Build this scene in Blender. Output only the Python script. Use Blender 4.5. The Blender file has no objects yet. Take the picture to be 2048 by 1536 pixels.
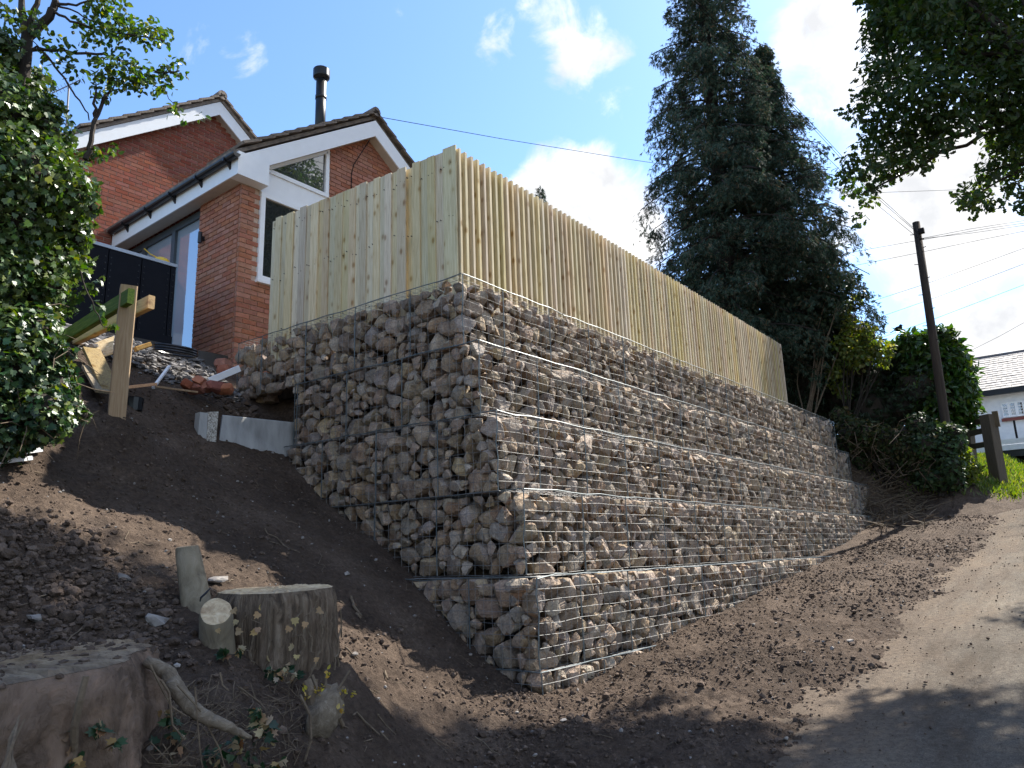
import bpy, math, random
import numpy as np
from mathutils import Matrix, Vector, noise as mnoise
random.seed(7); rng = np.random.default_rng(7)
scene = bpy.context.scene
COL = scene.collection

# ------------------------------------------------------------------ camera
F, CX, CY = 1500.0, 1024.0, 768.0            # lens in pixels of the 2048 x 1536 photograph
M = np.array([[0.6221, 0.1555, 0.7674], [-0.7823, 0.1648, 0.6008], [-0.033, -0.974, 0.2241]])
q = np.linalg.svd(M); M = q[0] @ q[2]
cam_d = bpy.data.cameras.new("camera"); cam = bpy.data.objects.new("camera", cam_d); COL.objects.link(cam)
cam_d.sensor_width = 36.0; cam_d.lens = 36.0 * F / 2048.0
cam_d.clip_start = 0.05; cam_d.clip_end = 2000.0
R3 = M @ np.array([[1, 0, 0], [0, -1, 0], [0, 0, -1]], float)
cam.matrix_world = Matrix([list(R3[0]) + [0], list(R3[1]) + [0], list(R3[2]) + [0], [0, 0, 0, 1]])
scene.camera = cam

# ------------------------------------------------------------------ light
SUN_AZ, SUN_EL = math.radians(-10), math.radians(47)      # azimuth from +X, counter-clockwise
SUN = np.array([math.cos(SUN_AZ) * math.cos(SUN_EL), math.sin(SUN_AZ) * math.cos(SUN_EL), math.sin(SUN_EL)])
sd = bpy.data.lights.new("sun", "SUN"); sun = bpy.data.objects.new("sun", sd); COL.objects.link(sun)
sd.energy = 3.8; sd.angle = math.radians(0.55); sd.color = (1.0, 0.95, 0.86)
sun.rotation_euler = Vector(-SUN).to_track_quat('-Z', 'Y').to_euler()
scene.view_settings.view_transform = 'Standard'; scene.view_settings.look = 'None'
scene.view_settings.exposure = 1.78; scene.view_settings.gamma = 1.0
scene.view_settings.use_curve_mapping = False
scene.render.engine = 'CYCLES'
scene.cycles.max_bounces = 6; scene.cycles.transparent_max_bounces = 8


def ray(px, py):
    """Direction through a photo pixel, scaled to one metre of horizontal distance."""
    w = M @ np.array([px - CX, py - CY, F]); return w / math.hypot(w[0], w[1])
def P(px, py, r): return ray(px, py) * r
def proj(p):
    c = M.T @ np.asarray(p, float); return CX + F * c[0] / c[2], CY + F * c[1] / c[2], c[2]
def atx(px, py, x): k = ray(px, py); return k * (x / k[0])
def aty(px, py, y): k = ray(px, py); return k * (y / k[1])
def atz(px, py, z): k = ray(px, py); return k * (z / k[2])

# ------------------------------------------------------------------ sky (world)
world = bpy.data.worlds.new("World"); scene.world = world; world.use_nodes = True
nt = world.node_tree; nt.nodes.clear()
def N(nt, t, **kw):
    n = nt.nodes.new(t)
    for k, v in kw.items():
        if k in n.inputs.keys(): n.inputs[k].default_value = v
        else: setattr(n, k, v)
    return n
def L(nt, a, b): nt.links.new(a, b)
sky = N(nt, 'ShaderNodeTexSky', sky_type='NISHITA', sun_disc=False)
sky.sun_elevation = SUN_EL; sky.sun_rotation = math.atan2(SUN[0], SUN[1])
sky.air_density = 1.0; sky.dust_density = 0.5; sky.ozone_density = 2.4; sky.altitude = 100
tc = N(nt, 'ShaderNodeTexCoord')
def math_n(nt, op, a=None, b=None, clamp=False):
    n = nt.nodes.new('ShaderNodeMath'); n.operation = op; n.use_clamp = clamp
    for i, v in enumerate((a, b)):
        if v is None: continue
        if isinstance(v, (int, float)): n.inputs[i].default_value = v
        else: nt.links.new(v, n.inputs[i])
    return n.outputs[0]
n1 = N(nt, 'ShaderNodeTexNoise', Scale=5.5, Detail=9.0, Roughness=0.6, Distortion=0.35); L(nt, tc.outputs['Generated'], n1.inputs['Vector'])
n2 = N(nt, 'ShaderNodeTexNoise', Scale=2.2, Detail=5.0, Roughness=0.5); L(nt, tc.outputs['Generated'], n2.inputs['Vector'])
n3 = N(nt, 'ShaderNodeTexNoise', Scale=14.0, Detail=6.0, Roughness=0.55); L(nt, tc.outputs['Generated'], n3.inputs['Vector'])
# cumulus banks where the photograph has them: (direction, angular radius, weight)
clouds = [(1150, 420, .085, .50), (1230, 470, .085, .45), (1080, 390, .05, .40), (1200, 560, .10, .35),
          (1145, 95, .06, .36), (1110, 40, .055, .32), (1205, 110, .045, .30), (985, 70, .045, .26), (1000, 120, .04, .23),
          (1640, 60, .075, .38), (1700, 170, .09, .36), (1790, 330, .10, .36), (1900, 430, .11, .38), (1990, 330, .12, .36),
          (1700, 420, .08, .24), (1880, 120, .16, .22), (2060, 480, .07, .30), (1560, 130, .05, .22),
          (490, 95, .045, .24), (375, 70, .04, .22), (1240, 190, .05, .18), (1960, 690, .05, .40), (2050, 660, .05, .40), (800, 15, .05, .14)]
clouds = [(a, b, c * 1.12 if b > 300 and a < 1400 else c, d * 1.08) for a, b, c, d in clouds]
fill_clouds = [((-.5, -.8, .35), .95, .34), ((-.9, .1, .4), .6, .30), ((.3, -.8, .8), .75, .34), ((-.1, -.1, 1.0), .55, .28), ((.9, -.55, .3), .7, .36)]  # unseen clouds added outside the frame to whiten the blue fill light
clouds = [(ray(a, b), c, d) for a, b, c, d in clouds] + [(np.array(a), c, d) for a, c, d in fill_clouds]
acc = None
for d, rad, wgt in clouds:
    d = d / np.linalg.norm(d)
    dp = N(nt, 'ShaderNodeVectorMath', operation='DISTANCE'); L(nt, tc.outputs['Generated'], dp.inputs[0]); dp.inputs[1].default_value = tuple(d)
    mr = N(nt, 'ShaderNodeMapRange', interpolation_type='SMOOTHSTEP'); L(nt, dp.outputs['Value'], mr.inputs['Value'])
    mr.inputs['From Min'].default_value = rad * 1.55; mr.inputs['From Max'].default_value = rad * 0.25
    mr.inputs['To Min'].default_value = 0.0; mr.inputs['To Max'].default_value = wgt
    acc = mr.outputs[0] if acc is None else math_n(nt, 'MAXIMUM', acc, mr.outputs[0])
sep = N(nt, 'ShaderNodeSeparateXYZ'); L(nt, tc.outputs['Generated'], sep.inputs[0])
base = math_n(nt, 'MULTIPLY', n2.outputs['Fac'], 0.22)
n4 = N(nt, 'ShaderNodeTexNoise', Scale=17.0, Detail=8.0, Roughness=0.62, Distortion=0.6); L(nt, tc.outputs['Generated'], n4.inputs['Vector'])
mixn = math_n(nt, 'ADD', math_n(nt, 'MULTIPLY', n1.outputs['Fac'], 0.55), math_n(nt, 'MULTIPLY', n4.outputs['Fac'], 0.52))
val = math_n(nt, 'ADD', math_n(nt, 'ADD', mixn, acc), base)
mask = N(nt, 'ShaderNodeMapRange', interpolation_type='SMOOTHSTEP'); L(nt, val, mask.inputs['Value'])
mask.inputs['From Min'].default_value = 0.87; mask.inputs['From Max'].default_value = 1.10
cr = N(nt, 'ShaderNodeValToRGB'); L(nt, math_n(nt, 'ADD', math_n(nt, 'MULTIPLY', n3.outputs['Fac'], .6), math_n(nt, 'MULTIPLY', val, .32)), cr.inputs['Fac'])
cr.color_ramp.elements[0].position = .50; cr.color_ramp.elements[0].color = (3.0, 2.96, 2.92, 1)
cr.color_ramp.elements[1].position = .74; cr.color_ramp.elements[1].color = (1.75, 1.78, 1.85, 1)
desat = N(nt, 'ShaderNodeHueSaturation', Saturation=1.0); L(nt, sky.outputs[0], desat.inputs['Color'])
tint = N(nt, 'ShaderNodeMix', data_type='RGBA', blend_type='MULTIPLY'); tint.inputs['Factor'].default_value = 1.0
L(nt, desat.outputs[0], tint.inputs[6]); tint.inputs[7].default_value = (.45, .53, .61, 1)
mx = N(nt, 'ShaderNodeMix', data_type='RGBA'); L(nt, mask.outputs[0], mx.inputs['Factor']); L(nt, tint.outputs[2], mx.inputs[6]); L(nt, cr.outputs['Color'], mx.inputs[7])
bg = N(nt, 'ShaderNodeBackground', Strength=0.15); L(nt, mx.outputs[2], bg.inputs['Color'])
wo = N(nt, 'ShaderNodeOutputWorld'); L(nt, bg.outputs[0], wo.inputs['Surface'])

# ------------------------------------------------------------------ helpers: objects
def link(o): COL.objects.link(o); return o
def tag(o, label=None, cat=None, group=None, kind=None):
    if label: o['label'] = label
    if cat: o['category'] = cat
    if group: o['group'] = group
    if kind: o['kind'] = kind
    return o
def thing(name, loc, label, cat, group=None):
    o = bpy.data.objects.new(name, None); o.empty_display_size = .1; link(o); o.location = [float(v) for v in loc]
    return tag(o, label, cat, group)
def put(o, parent):
    if parent is not None:
        o.parent = parent
        if parent.type == 'EMPTY': o.matrix_parent_inverse = Matrix.Translation(-Vector(parent.location))
        elif parent.location.length > 0 : o.matrix_parent_inverse = (Matrix.Translation(parent.location) @ parent.rotation_euler.to_matrix().to_4x4()).inverted()
    return o
def mesh_np(name, V, F, smooth=False):
    V = np.ascontiguousarray(V, dtype=np.float32); me = bpy.data.meshes.new(name)
    if isinstance(F, np.ndarray):
        m, k = F.shape; flat = np.ascontiguousarray(F, dtype=np.int32).ravel(); starts = np.arange(0, m * k, k, dtype=np.int32)
    else:
        lens = np.array([len(f) for f in F], dtype=np.int32); m = len(F)
        flat = np.fromiter((i for f in F for i in f), dtype=np.int32); starts = np.concatenate([[0], np.cumsum(lens)[:-1]]).astype(np.int32)
    me.vertices.add(len(V)); me.vertices.foreach_set('co', V.ravel())
    me.loops.add(len(flat)); me.loops.foreach_set('vertex_index', flat)
    me.polygons.add(m); me.polygons.foreach_set('loop_start', starts)
    me.polygons.foreach_set('use_smooth', np.full(m, bool(smooth), dtype=bool))
    me.update(calc_edges=True); me.validate()
    if smooth and smooth is not True: me.set_sharp_from_angle(angle=math.radians(smooth))
    return me
def obj(name, V, F, mat, parent=None, smooth=False):
    me = mesh_np(name, V, F, smooth); me.materials.append(mat)
    o = bpy.data.objects.new(name, me); link(o); return put(o, parent)

BOXF = [[0, 3, 2, 1], [4, 5, 6, 7], [0, 1, 5, 4], [1, 2, 6, 5], [2, 3, 7, 6], [3, 0, 4, 7]]
class MB:
    """Collects shapes into one mesh."""
    def __init__(s): s.V = []; s.F = []; s.n = 0
    def add(s, V, F):
        V = np.asarray(V, float); s.V.append(V); s.F.extend([[i + s.n for i in f] for f in F]); s.n += len(V); return s
    def box(s, lo, hi):
        x0, y0, z0 = lo; x1, y1, z1 = hi
        return s.add([(x0, y0, z0), (x1, y0, z0), (x1, y1, z0), (x0, y1, z0), (x0, y0, z1), (x1, y0, z1), (x1, y1, z1), (x0, y1, z1)], BOXF)
    def beam(s, a, b, w, h, up=(0, 0, 1), bev=0.0):
        a = np.asarray(a, float); b = np.asarray(b, float); d = b - a; d /= np.linalg.norm(d)
        u = np.asarray(up, float); sdir = np.cross(d, u); sdir /= np.linalg.norm(sdir); u = np.cross(sdir, d)
        if bev <= 0:
            c = [(-1, -1), (1, -1), (1, 1), (-1, 1)]; pts = [(x * w / 2, y * h / 2) for x, y in c]
        else:
            pts = []
            for x, y in [(-1, -1), (1, -1), (1, 1), (-1, 1)]:
                p1 = (x * (w / 2 - bev), y * h / 2); p2 = (x * w / 2, y * (h / 2 - bev))
                pts += [p1, p2] if (x * y < 0) else [p2, p1]
            # order counter-clockwise
            pts.sort(key=lambda t: math.atan2(t[1] / h, t[0] / w))
        k = len(pts)
        V = [a + sdir * x + u * y for x, y in pts] + [b + sdir * x + u * y for x, y in pts]
        Fs = [[i, (i + 1) % k, k + (i + 1) % k, k + i] for i in range(k)] + [list(range(k))[::-1], list(range(k, 2 * k))]
        return s.add(V, Fs)
    def tube(s, pts, rad, n=6, cap=True):
        pts = np.asarray(pts, float); m = len(pts); rad = np.broadcast_to(np.asarray(rad, float), (m,))
        T = np.gradient(pts, axis=0); T /= np.linalg.norm(T, axis=1)[:, None] + 1e-9
        ref = np.array([0, 0, 1.]) if abs(T[0][2]) < .9 else np.array([1., 0, 0])
        V = []
        for i in range(m):
            a = np.cross(T[i], ref); a /= np.linalg.norm(a) + 1e-9; b = np.cross(T[i], a); ref = np.cross(a, T[i])
            for j in range(n):
                t = 2 * math.pi * j / n; V.append(pts[i] + rad[i] * (math.cos(t) * a + math.sin(t) * b))
        Fs = [[i * n + j, i * n + (j + 1) % n, (i + 1) * n + (j + 1) % n, (i + 1) * n + j] for i in range(m - 1) for j in range(n)]
        if cap: Fs += [list(range(n)), list(range((m - 1) * n, m * n))[::-1]]
        return s.add(V, Fs)
    def prism(s, poly, axis, a, b):
        """2D polygon extruded along an axis (0, 1, 2) from a to b."""
        k = len(poly); V = []
        for t in (a, b):
            for p in poly:
                v = list(p); v.insert(axis, t); V.append(v)
        Fs = [[i, (i + 1) % k, k + (i + 1) % k, k + i] for i in range(k)] + [list(range(k))[::-1], list(range(k, 2 * k))]
        return s.add(V, Fs)
    def build(s, name, mat, parent=None, smooth=False):
        me = mesh_np(name, np.vstack(s.V), s.F, smooth); me.materials.append(mat)
        import bmesh
        bm = bmesh.new(); bm.from_mesh(me); bmesh.ops.recalc_face_normals(bm, faces=bm.faces); bm.to_mesh(me); bm.free()
        o = bpy.data.objects.new(name, me); link(o); return put(o, parent)

def ico(sub):
    import bmesh
    bm = bmesh.new(); bmesh.ops.create_icosphere(bm, subdivisions=sub, radius=1.0)
    V = np.array([v.co[:] for v in bm.verts]); V /= np.linalg.norm(V, axis=1)[:, None]
    Fc = np.array([[v.index for v in f.verts] for f in bm.faces]); bm.free(); return V, Fc
ICO1, ICO2, ICO3 = ico(1), ico(2), ico(3)

# value noise ------------------------------------------------------
_tab = rng.random((256, 256))
def vnoise(x, y):
    xi = np.floor(x).astype(int); yi = np.floor(y).astype(int); fx = x - xi; fy = y - yi
    fx = fx * fx * (3 - 2 * fx); fy = fy * fy * (3 - 2 * fy)
    g = lambda i, j: _tab[i & 255, j & 255]
    return (g(xi, yi) * (1 - fx) + g(xi + 1, yi) * fx) * (1 - fy) + (g(xi, yi + 1) * (1 - fx) + g(xi + 1, yi + 1) * fx) * fy
def fbm(x, y, f, o=4, ox=0.0):
    a, t, s = 0.5, 0.0, 0.0
    for k in range(o):
        t = t + a * (vnoise(x * f + 17.3 * k + ox, y * f + 9.1 * k - ox) - .5) * 2; s += a; a *= .5; f *= 2.03
    return t / s
def sstep(a, b, x): t = np.clip((x - a) / (b - a), 0, 1); return t * t * (3 - 2 * t)

# ------------------------------------------------------------------ materials
def newmat(name):
    m = bpy.data.materials.new(name); m.use_nodes = True; nt = m.node_tree; nt.nodes.clear()
    out = N(nt, 'ShaderNodeOutputMaterial'); b = N(nt, 'ShaderNodeBsdfPrincipled'); L(nt, b.outputs[0], out.inputs['Surface'])
    return m, nt, b, out
def ramp(nt, fac, stops):
    r = nt.nodes.new('ShaderNodeValToRGB'); L(nt, fac, r.inputs['Fac']); e = r.color_ramp.elements
    while len(e) < len(stops): e.new(.5)
    for i, (p, c) in enumerate(stops): e[i].position = p; e[i].color = (*c, 1)
    return r.outputs['Color']
def coords(nt, stretch=(1, 1, 1), perobj=False):
    t = N(nt, 'ShaderNodeTexCoord'); mp = N(nt, 'ShaderNodeMapping'); mp.inputs['Scale'].default_value = stretch
    L(nt, t.outputs['Object'], mp.inputs['Vector'])
    if perobj:
        oi = N(nt, 'ShaderNodeObjectInfo'); sc = N(nt, 'ShaderNodeVectorMath', operation='SCALE'); sc.inputs[0].default_value = (37., 51., 23.)
        L(nt, oi.outputs['Random'], sc.inputs['Scale']); L(nt, sc.outputs[0], mp.inputs['Location'])
    return mp.outputs[0]
def noise_n(nt, vec, scale, detail=6, rough=.55, dist=0.0):
    n = N(nt, 'ShaderNodeTexNoise', Scale=scale, Detail=detail, Roughness=rough, Distortion=dist); L(nt, vec, n.inputs['Vector']); return n.outputs['Fac']
def bump_n(nt, b, height, strength, dist, prev=None):
    n = N(nt, 'ShaderNodeBump'); n.inputs['Strength'].default_value = strength; n.inputs['Distance'].default_value = dist
    L(nt, height, n.inputs['Height'])
    if prev is not None: L(nt, prev, n.inputs['Normal'])
    L(nt, n.outputs[0], b.inputs['Normal']); return n.outputs[0]
def randval(nt, col, amt, hue=0.0, sat=0.0):
    """Brightness, hue and saturation differ from piece to piece (per object and per loose piece)."""
    oi = N(nt, 'ShaderNodeObjectInfo'); ge = N(nt, 'ShaderNodeNewGeometry')
    r = math_n(nt, 'FRACT', math_n(nt, 'ADD', oi.outputs['Random'], ge.outputs['Random Per Island']))
    h = N(nt, 'ShaderNodeHueSaturation'); L(nt, col, h.inputs['Color'])
    L(nt, math_n(nt, 'ADD', math_n(nt, 'MULTIPLY', r, amt), 1 - amt / 2), h.inputs['Value'])
    r2 = math_n(nt, 'FRACT', math_n(nt, 'MULTIPLY', r, 7.77)); r3 = math_n(nt, 'FRACT', math_n(nt, 'MULTIPLY', r, 13.31))
    if hue: L(nt, math_n(nt, 'ADD', math_n(nt, 'MULTIPLY', r2, hue), .5 - hue / 2), h.inputs['Hue'])
    if sat: L(nt, math_n(nt, 'ADD', math_n(nt, 'MULTIPLY', r3, sat), 1 - sat / 2), h.inputs['Saturation'])
    return h.outputs['Color']
def mat(name, stops, scale=6, detail=6, rough=.85, bump=0.0, bscale=None, bdist=.01, rand=0.0, hue=0.0, sat=0.0, spec=.3, stretch=(1, 1, 1), metal=0.0, perobj=False, dist=0.0):
    m, nt, b, out = newmat(name); v = coords(nt, stretch, perobj)
    col = ramp(nt, noise_n(nt, v, scale, detail, dist=dist), stops)
    if rand: col = randval(nt, col, rand, hue, sat)
    L(nt, col, b.inputs['Base Color']); b.inputs['Roughness'].default_value = rough
    b.inputs['Specular IOR Level'].default_value = spec; b.inputs['Metallic'].default_value = metal
    if bump: bump_n(nt, b, noise_n(nt, v, bscale or scale * 3, 8), bump, bdist)
    return m
def flat(name, c, rough=.6, spec=.4, metal=0.0, var=.12, scale=9):
    d = tuple(x * (1 - var) for x in c); u = tuple(min(1, x * (1 + var)) for x in c)
    return mat(name, [(.3, d), (.7, u)], scale=scale, rough=rough, spec=spec, metal=metal, bump=.08, bscale=40, bdist=.004)

def rock_mat():
    m, nt, b, out = newmat("stone"); v = coords(nt, perobj=True)
    n = noise_n(nt, v, 9, 8, .62); g = noise_n(nt, v, 60, 5, .7)
    c1 = ramp(nt, n, [(.25, (.18, .132, .098)), (.45, (.31, .238, .176)), (.6, (.405, .318, .236)), (.78, (.53, .44, .34))])
    c2 = ramp(nt, g, [(.3, (.45, .42, .40)), (.55, (.95, .93, .90)), (.75, (1.3, 1.25, 1.18))])
    mxn = N(nt, 'ShaderNodeMix', data_type='RGBA', blend_type='MULTIPLY'); mxn.inputs['Factor'].default_value = .85
    L(nt, c1, mxn.inputs[6]); L(nt, c2, mxn.inputs[7])
    col = randval(nt, mxn.outputs[2], .65, .028, .55)
    L(nt, col, b.inputs['Base Color']); b.inputs['Roughness'].default_value = .78; b.inputs['Specular IOR Level'].default_value = .35
    p = bump_n(nt, b, noise_n(nt, v, 22, 8, .6), .9, .03); bump_n(nt, b, noise_n(nt, v, 90, 5, .6), .6, .008, p)
    return m
def soil_mat(name, stops, fine=55):
    m, nt, b, out = newmat(name); v = coords(nt)
    n = noise_n(nt, v, 1.3, 7, .6); n2 = noise_n(nt, v, 28, 6, .65)
    col = ramp(nt, n, stops); c2 = ramp(nt, n2, [(.3, (.55, .52, .5)), (.6, (1.05, 1.03, 1.0)), (.72, (1.5, 1.42, 1.35))])
    mxn = N(nt, 'ShaderNodeMix', data_type='RGBA', blend_type='MULTIPLY'); mxn.inputs['Factor'].default_value = 1
    L(nt, col, mxn.inputs[6]); L(nt, c2, mxn.inputs[7])
    vo = N(nt, 'ShaderNodeTexVoronoi', Scale=34.0, Randomness=1.0); L(nt, v, vo.inputs['Vector'])
    speck = ramp(nt, vo.outputs['Distance'], [(.05, (1, 1, 1)), (.11, (0, 0, 0))])
    pick = math_n(nt, 'GREATER_THAN', noise_n(nt, v, 9, 3), .60)
    mx2 = N(nt, 'ShaderNodeMix', data_type='RGBA'); sm = N(nt, 'ShaderNodeRGBToBW'); L(nt, speck, sm.inputs[0])
    L(nt, math_n(nt, 'MULTIPLY', sm.outputs[0], pick), mx2.inputs['Factor']); L(nt, mxn.outputs[2], mx2.inputs[6]); mx2.inputs[7].default_value = (.22, .19, .16, 1)
    L(nt, mx2.outputs[2], b.inputs['Base Color']); b.inputs['Roughness'].default_value = .95; b.inputs['Specular IOR Level'].default_value = .15
    p = bump_n(nt, b, noise_n(nt, v, 14, 9, .7), 1.0, .05); bump_n(nt, b, noise_n(nt, v, fine, 6, .65), .9, .018, p)
    return m
def leaf_mat(name, stops, rough=.42, spec=.5, trans=.35, rand=.5, hue=.05):
    m, nt, b, out = newmat(name); ge = N(nt, 'ShaderNodeNewGeometry')
    col = ramp(nt, ge.outputs['Random Per Island'], stops)
    h = randval(nt, col, rand, hue, .3)
    L(nt, h, b.inputs['Base Color']); b.inputs['Roughness'].default_value = rough; b.inputs['Specular IOR Level'].default_value = spec
    t = N(nt, 'ShaderNodeBsdfTranslucent'); hs = N(nt, 'ShaderNodeHueSaturation'); L(nt, h, hs.inputs['Color']); hs.inputs['Value'].default_value = 1.5; hs.inputs['Saturation'].default_value = 1.25; hs.inputs['Hue'].default_value = .485
    L(nt, hs.outputs[0], t.inputs['Color'])
    ms = N(nt, 'ShaderNodeMixShader'); ms.inputs[0].default_value = trans; L(nt, b.outputs[0], ms.inputs[1]); L(nt, t.outputs[0], ms.inputs[2]); L(nt, ms.outputs[0], out.inputs['Surface'])
    return m
def wood_mat(name, stops, axis=2, knots=True, rough=.72, rand=.35, gscale=5.0):
    m, nt, b, out = newmat(name)
    st = [14, 14, 14]; st[axis] = .7; v = coords(nt, tuple(st), True); kst = [8, 8, 8]; kst[axis] = 4.6; vk = coords(nt, tuple(kst), True)
    n = noise_n(nt, v, gscale, 7, .6, .6); col = ramp(nt, n, stops)
    if knots:
        vo = N(nt, 'ShaderNodeTexVoronoi', Scale=1.05, Randomness=1.0); L(nt, vk, vo.inputs['Vector'])
        kn = ramp(nt, vo.outputs['Distance'], [(.0, (.36, .26, .17)), (.12, (.58, .46, .33)), (.22, (.93, .90, .86)), (.4, (1, 1, 1))])
        mxn = N(nt, 'ShaderNodeMix', data_type='RGBA', blend_type='MULTIPLY'); mxn.inputs['Factor'].default_value = .9; L(nt, col, mxn.inputs[6]); L(nt, kn, mxn.inputs[7]); col = mxn.outputs[2]
    col = randval(nt, col, rand, .03, .5)
    L(nt, col, b.inputs['Base Color']); b.inputs['Roughness'].default_value = rough; b.inputs['Specular IOR Level'].default_value = .25
    bump_n(nt, b, n, .35, .006)
    return m
def bark_mat(name, stops, scale=10, stretch=(1, 1, .25), bd=.03, crack=0.0):
    m, nt, b, out = newmat(name); v = coords(nt, stretch)
    n = noise_n(nt, v, scale, 9, .65, .8); col = ramp(nt, n, stops)
    L(nt, col, b.inputs['Base Color']); b.inputs['Roughness'].default_value = .88; b.inputs['Specular IOR Level'].default_value = .2
    p = bump_n(nt, b, n, .9, bd)
    if crack:
        vv = coords(nt, (1, 1, 1)); nn = N(nt, 'ShaderNodeTexNoise', Scale=7.0, Detail=4.0); L(nt, vv, nn.inputs['Vector'])
        ad = N(nt, 'ShaderNodeMix', data_type='VECTOR'); ad.inputs[0].default_value = .16; L(nt, vv, ad.inputs[4]); L(nt, nn.outputs['Color'], ad.inputs[5])
        vo = N(nt, 'ShaderNodeTexVoronoi', feature='DISTANCE_TO_EDGE', Scale=crack); L(nt, ad.outputs[1], vo.inputs['Vector'])
        cl = ramp(nt, vo.outputs['Distance'], [(.0, (.62, .58, .55)), (.03, (1, 1, 1))])
        big = math_n(nt, 'GREATER_THAN', noise_n(nt, vv, 2.4, 3), .52)
        mxn = N(nt, 'ShaderNodeMix', data_type='RGBA', blend_type='MULTIPLY'); L(nt, big, mxn.inputs['Factor']); L(nt, col, mxn.inputs[6]); L(nt, cl, mxn.inputs[7]); L(nt, mxn.outputs[2], b.inputs['Base Color'])
        bw = N(nt, 'ShaderNodeRGBToBW'); L(nt, cl, bw.inputs[0]); bump_n(nt, b, math_n(nt, 'MULTIPLY', bw.outputs[0], big), .8, .03, p)
    return m
def cut_mat():
    m, nt, b, out = newmat("cut_wood"); v = coords(nt)
    n = noise_n(nt, v, 16, 8, .6, 1.2)
    L(nt, ramp(nt, n, [(.3, (.26, .17, .09)), (.5, (.46, .34, .20)), (.7, (.60, .48, .31))]), b.inputs['Base Color']); b.inputs['Roughness'].default_value = .8
    bump_n(nt, b, noise_n(nt, v, 45, 5), .5, .01); return m
def brick_mat(name, stops):
    m, nt, b, out = newmat(name); v = coords(nt, perobj=True)
    n = noise_n(nt, v, 12, 6, .6); col = ramp(nt, n, stops); col = randval(nt, col, .28, .012, .2)
    L(nt, col, b.inputs['Base Color']); b.inputs['Roughness'].default_value = .9; b.inputs['Specular IOR Level'].default_value = .2
    bump_n(nt, b, noise_n(nt, v, 60, 5), .5, .006); return m
def glass_mat(name, dark, refl):
    m, nt, b, out = newmat(name); b.inputs['Base Color'].default_value = (*dark, 1); b.inputs['Roughness'].default_value = .25
    g = N(nt, 'ShaderNodeBsdfGlossy', Roughness=.015); g.inputs['Color'].default_value = (.92, .96, 1, 1)
    v = coords(nt); bn = N(nt, 'ShaderNodeBump'); bn.inputs['Strength'].default_value = .04; bn.inputs['Distance'].default_value = .01; L(nt, noise_n(nt, v, 2.5, 2), bn.inputs['Height']); L(nt, bn.outputs[0], g.inputs['Normal'])
    ms = N(nt, 'ShaderNodeMixShader'); ms.inputs[0].default_value = refl; L(nt, b.outputs[0], ms.inputs[1]); L(nt, g.outputs[0], ms.inputs[2]); L(nt, ms.outputs[0], out.inputs['Surface']); return m

MAT = {}
MAT['rock'] = rock_mat()
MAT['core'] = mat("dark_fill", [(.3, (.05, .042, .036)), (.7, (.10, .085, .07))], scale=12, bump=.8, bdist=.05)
MAT['wire'] = mat("galvanised_wire", [(.3, (.15, .15, .148)), (.7, (.27, .268, .26))], scale=14, rough=.6, metal=.3, spec=.3)
MAT['tie'] = mat("coated_wire", [(.3, (.07, .09, .095)), (.7, (.13, .155, .16))], scale=30, rough=.45, spec=.5, metal=.3)
MAT['soil'] = soil_mat("soil", [(.3, (.060, .043, .032)), (.5, (.094, .068, .051)), (.68, (.145, .108, .082))])
MAT['clod'] = mat("soil_clod", [(.3, (.064, .046, .035)), (.55, (.105, .076, .058)), (.75, (.17, .128, .098))], scale=20, rough=.95, bump=.8, bdist=.02, rand=.6, spec=.15)
MAT['pebble'] = mat("pebble", [(.3, (.15, .13, .115)), (.6, (.26, .235, .21)), (.8, (.4, .37, .335))], scale=14, rough=.8, bump=.4, rand=.8)
MAT['asphalt'] = None
MAT['fence'] = wood_mat("treated_pine", [(.28, (.40, .312, .19)), (.5, (.55, .455, .29)), (.7, (.64, .55, .375))])
MAT['post'] = wood_mat("pale_timber", [(.3, (.30, .215, .13)), (.6, (.42, .32, .205)), (.8, (.50, .40, .27))], knots=False)
MAT['orange'] = wood_mat("orange_timber", [(.3, (.42, .20, .055)), (.6, (.58, .31, .09)), (.8, (.66, .40, .15))], axis=1)
MAT['moss'] = wood_mat("mossy_timber", [(.3, (.045, .075, .012)), (.55, (.10, .14, .022)), (.78, (.20, .20, .07))], axis=1, knots=False)
MAT['plank'] = wood_mat("old_plank", [(.3, (.16, .11, .07)), (.6, (.30, .22, .13)), (.8, (.42, .33, .2))], axis=1)
MAT['osb'] = mat("chipboard", [(.3, (.36, .24, .12)), (.5, (.52, .38, .2)), (.7, (.66, .52, .32))], scale=30, rough=.75, bump=.3, stretch=(1, 1, .6))
MAT['darkwood'] = wood_mat("weathered_oak", [(.3, (.055, .042, .028)), (.6, (.10, .078, .052)), (.8, (.16, .13, .085))], knots=False)
MAT['brick'] = brick_mat("red_brick", [(.25, (.25, .105, .066)), (.5, (.335, .145, .092)), (.75, (.41, .20, .138))])
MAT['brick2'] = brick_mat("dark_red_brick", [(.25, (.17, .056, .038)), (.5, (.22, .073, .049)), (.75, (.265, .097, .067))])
MAT['mortar'] = mat("mortar", [(.3, (.40, .285, .22)), (.7, (.52, .39, .31))], scale=30, rough=.95, bump=.4)
MAT['white'] = flat("white_upvc", (.78, .80, .82), rough=.35, var=.03)
MAT['soffit'] = flat("soffit_board", (.50, .46, .41), rough=.6, var=.08)
MAT['gutter'] = flat("black_gutter", (.012, .013, .016), rough=.35)
MAT['flue'] = flat("black_flue", (.018, .018, .019), rough=.38, metal=.3)
MAT['tile'] = mat("roof_tile", [(.3, (.10, .085, .075)), (.55, (.19, .155, .125)), (.8, (.28, .235, .19))], scale=10, rough=.9, bump=.5, rand=.4)
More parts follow.
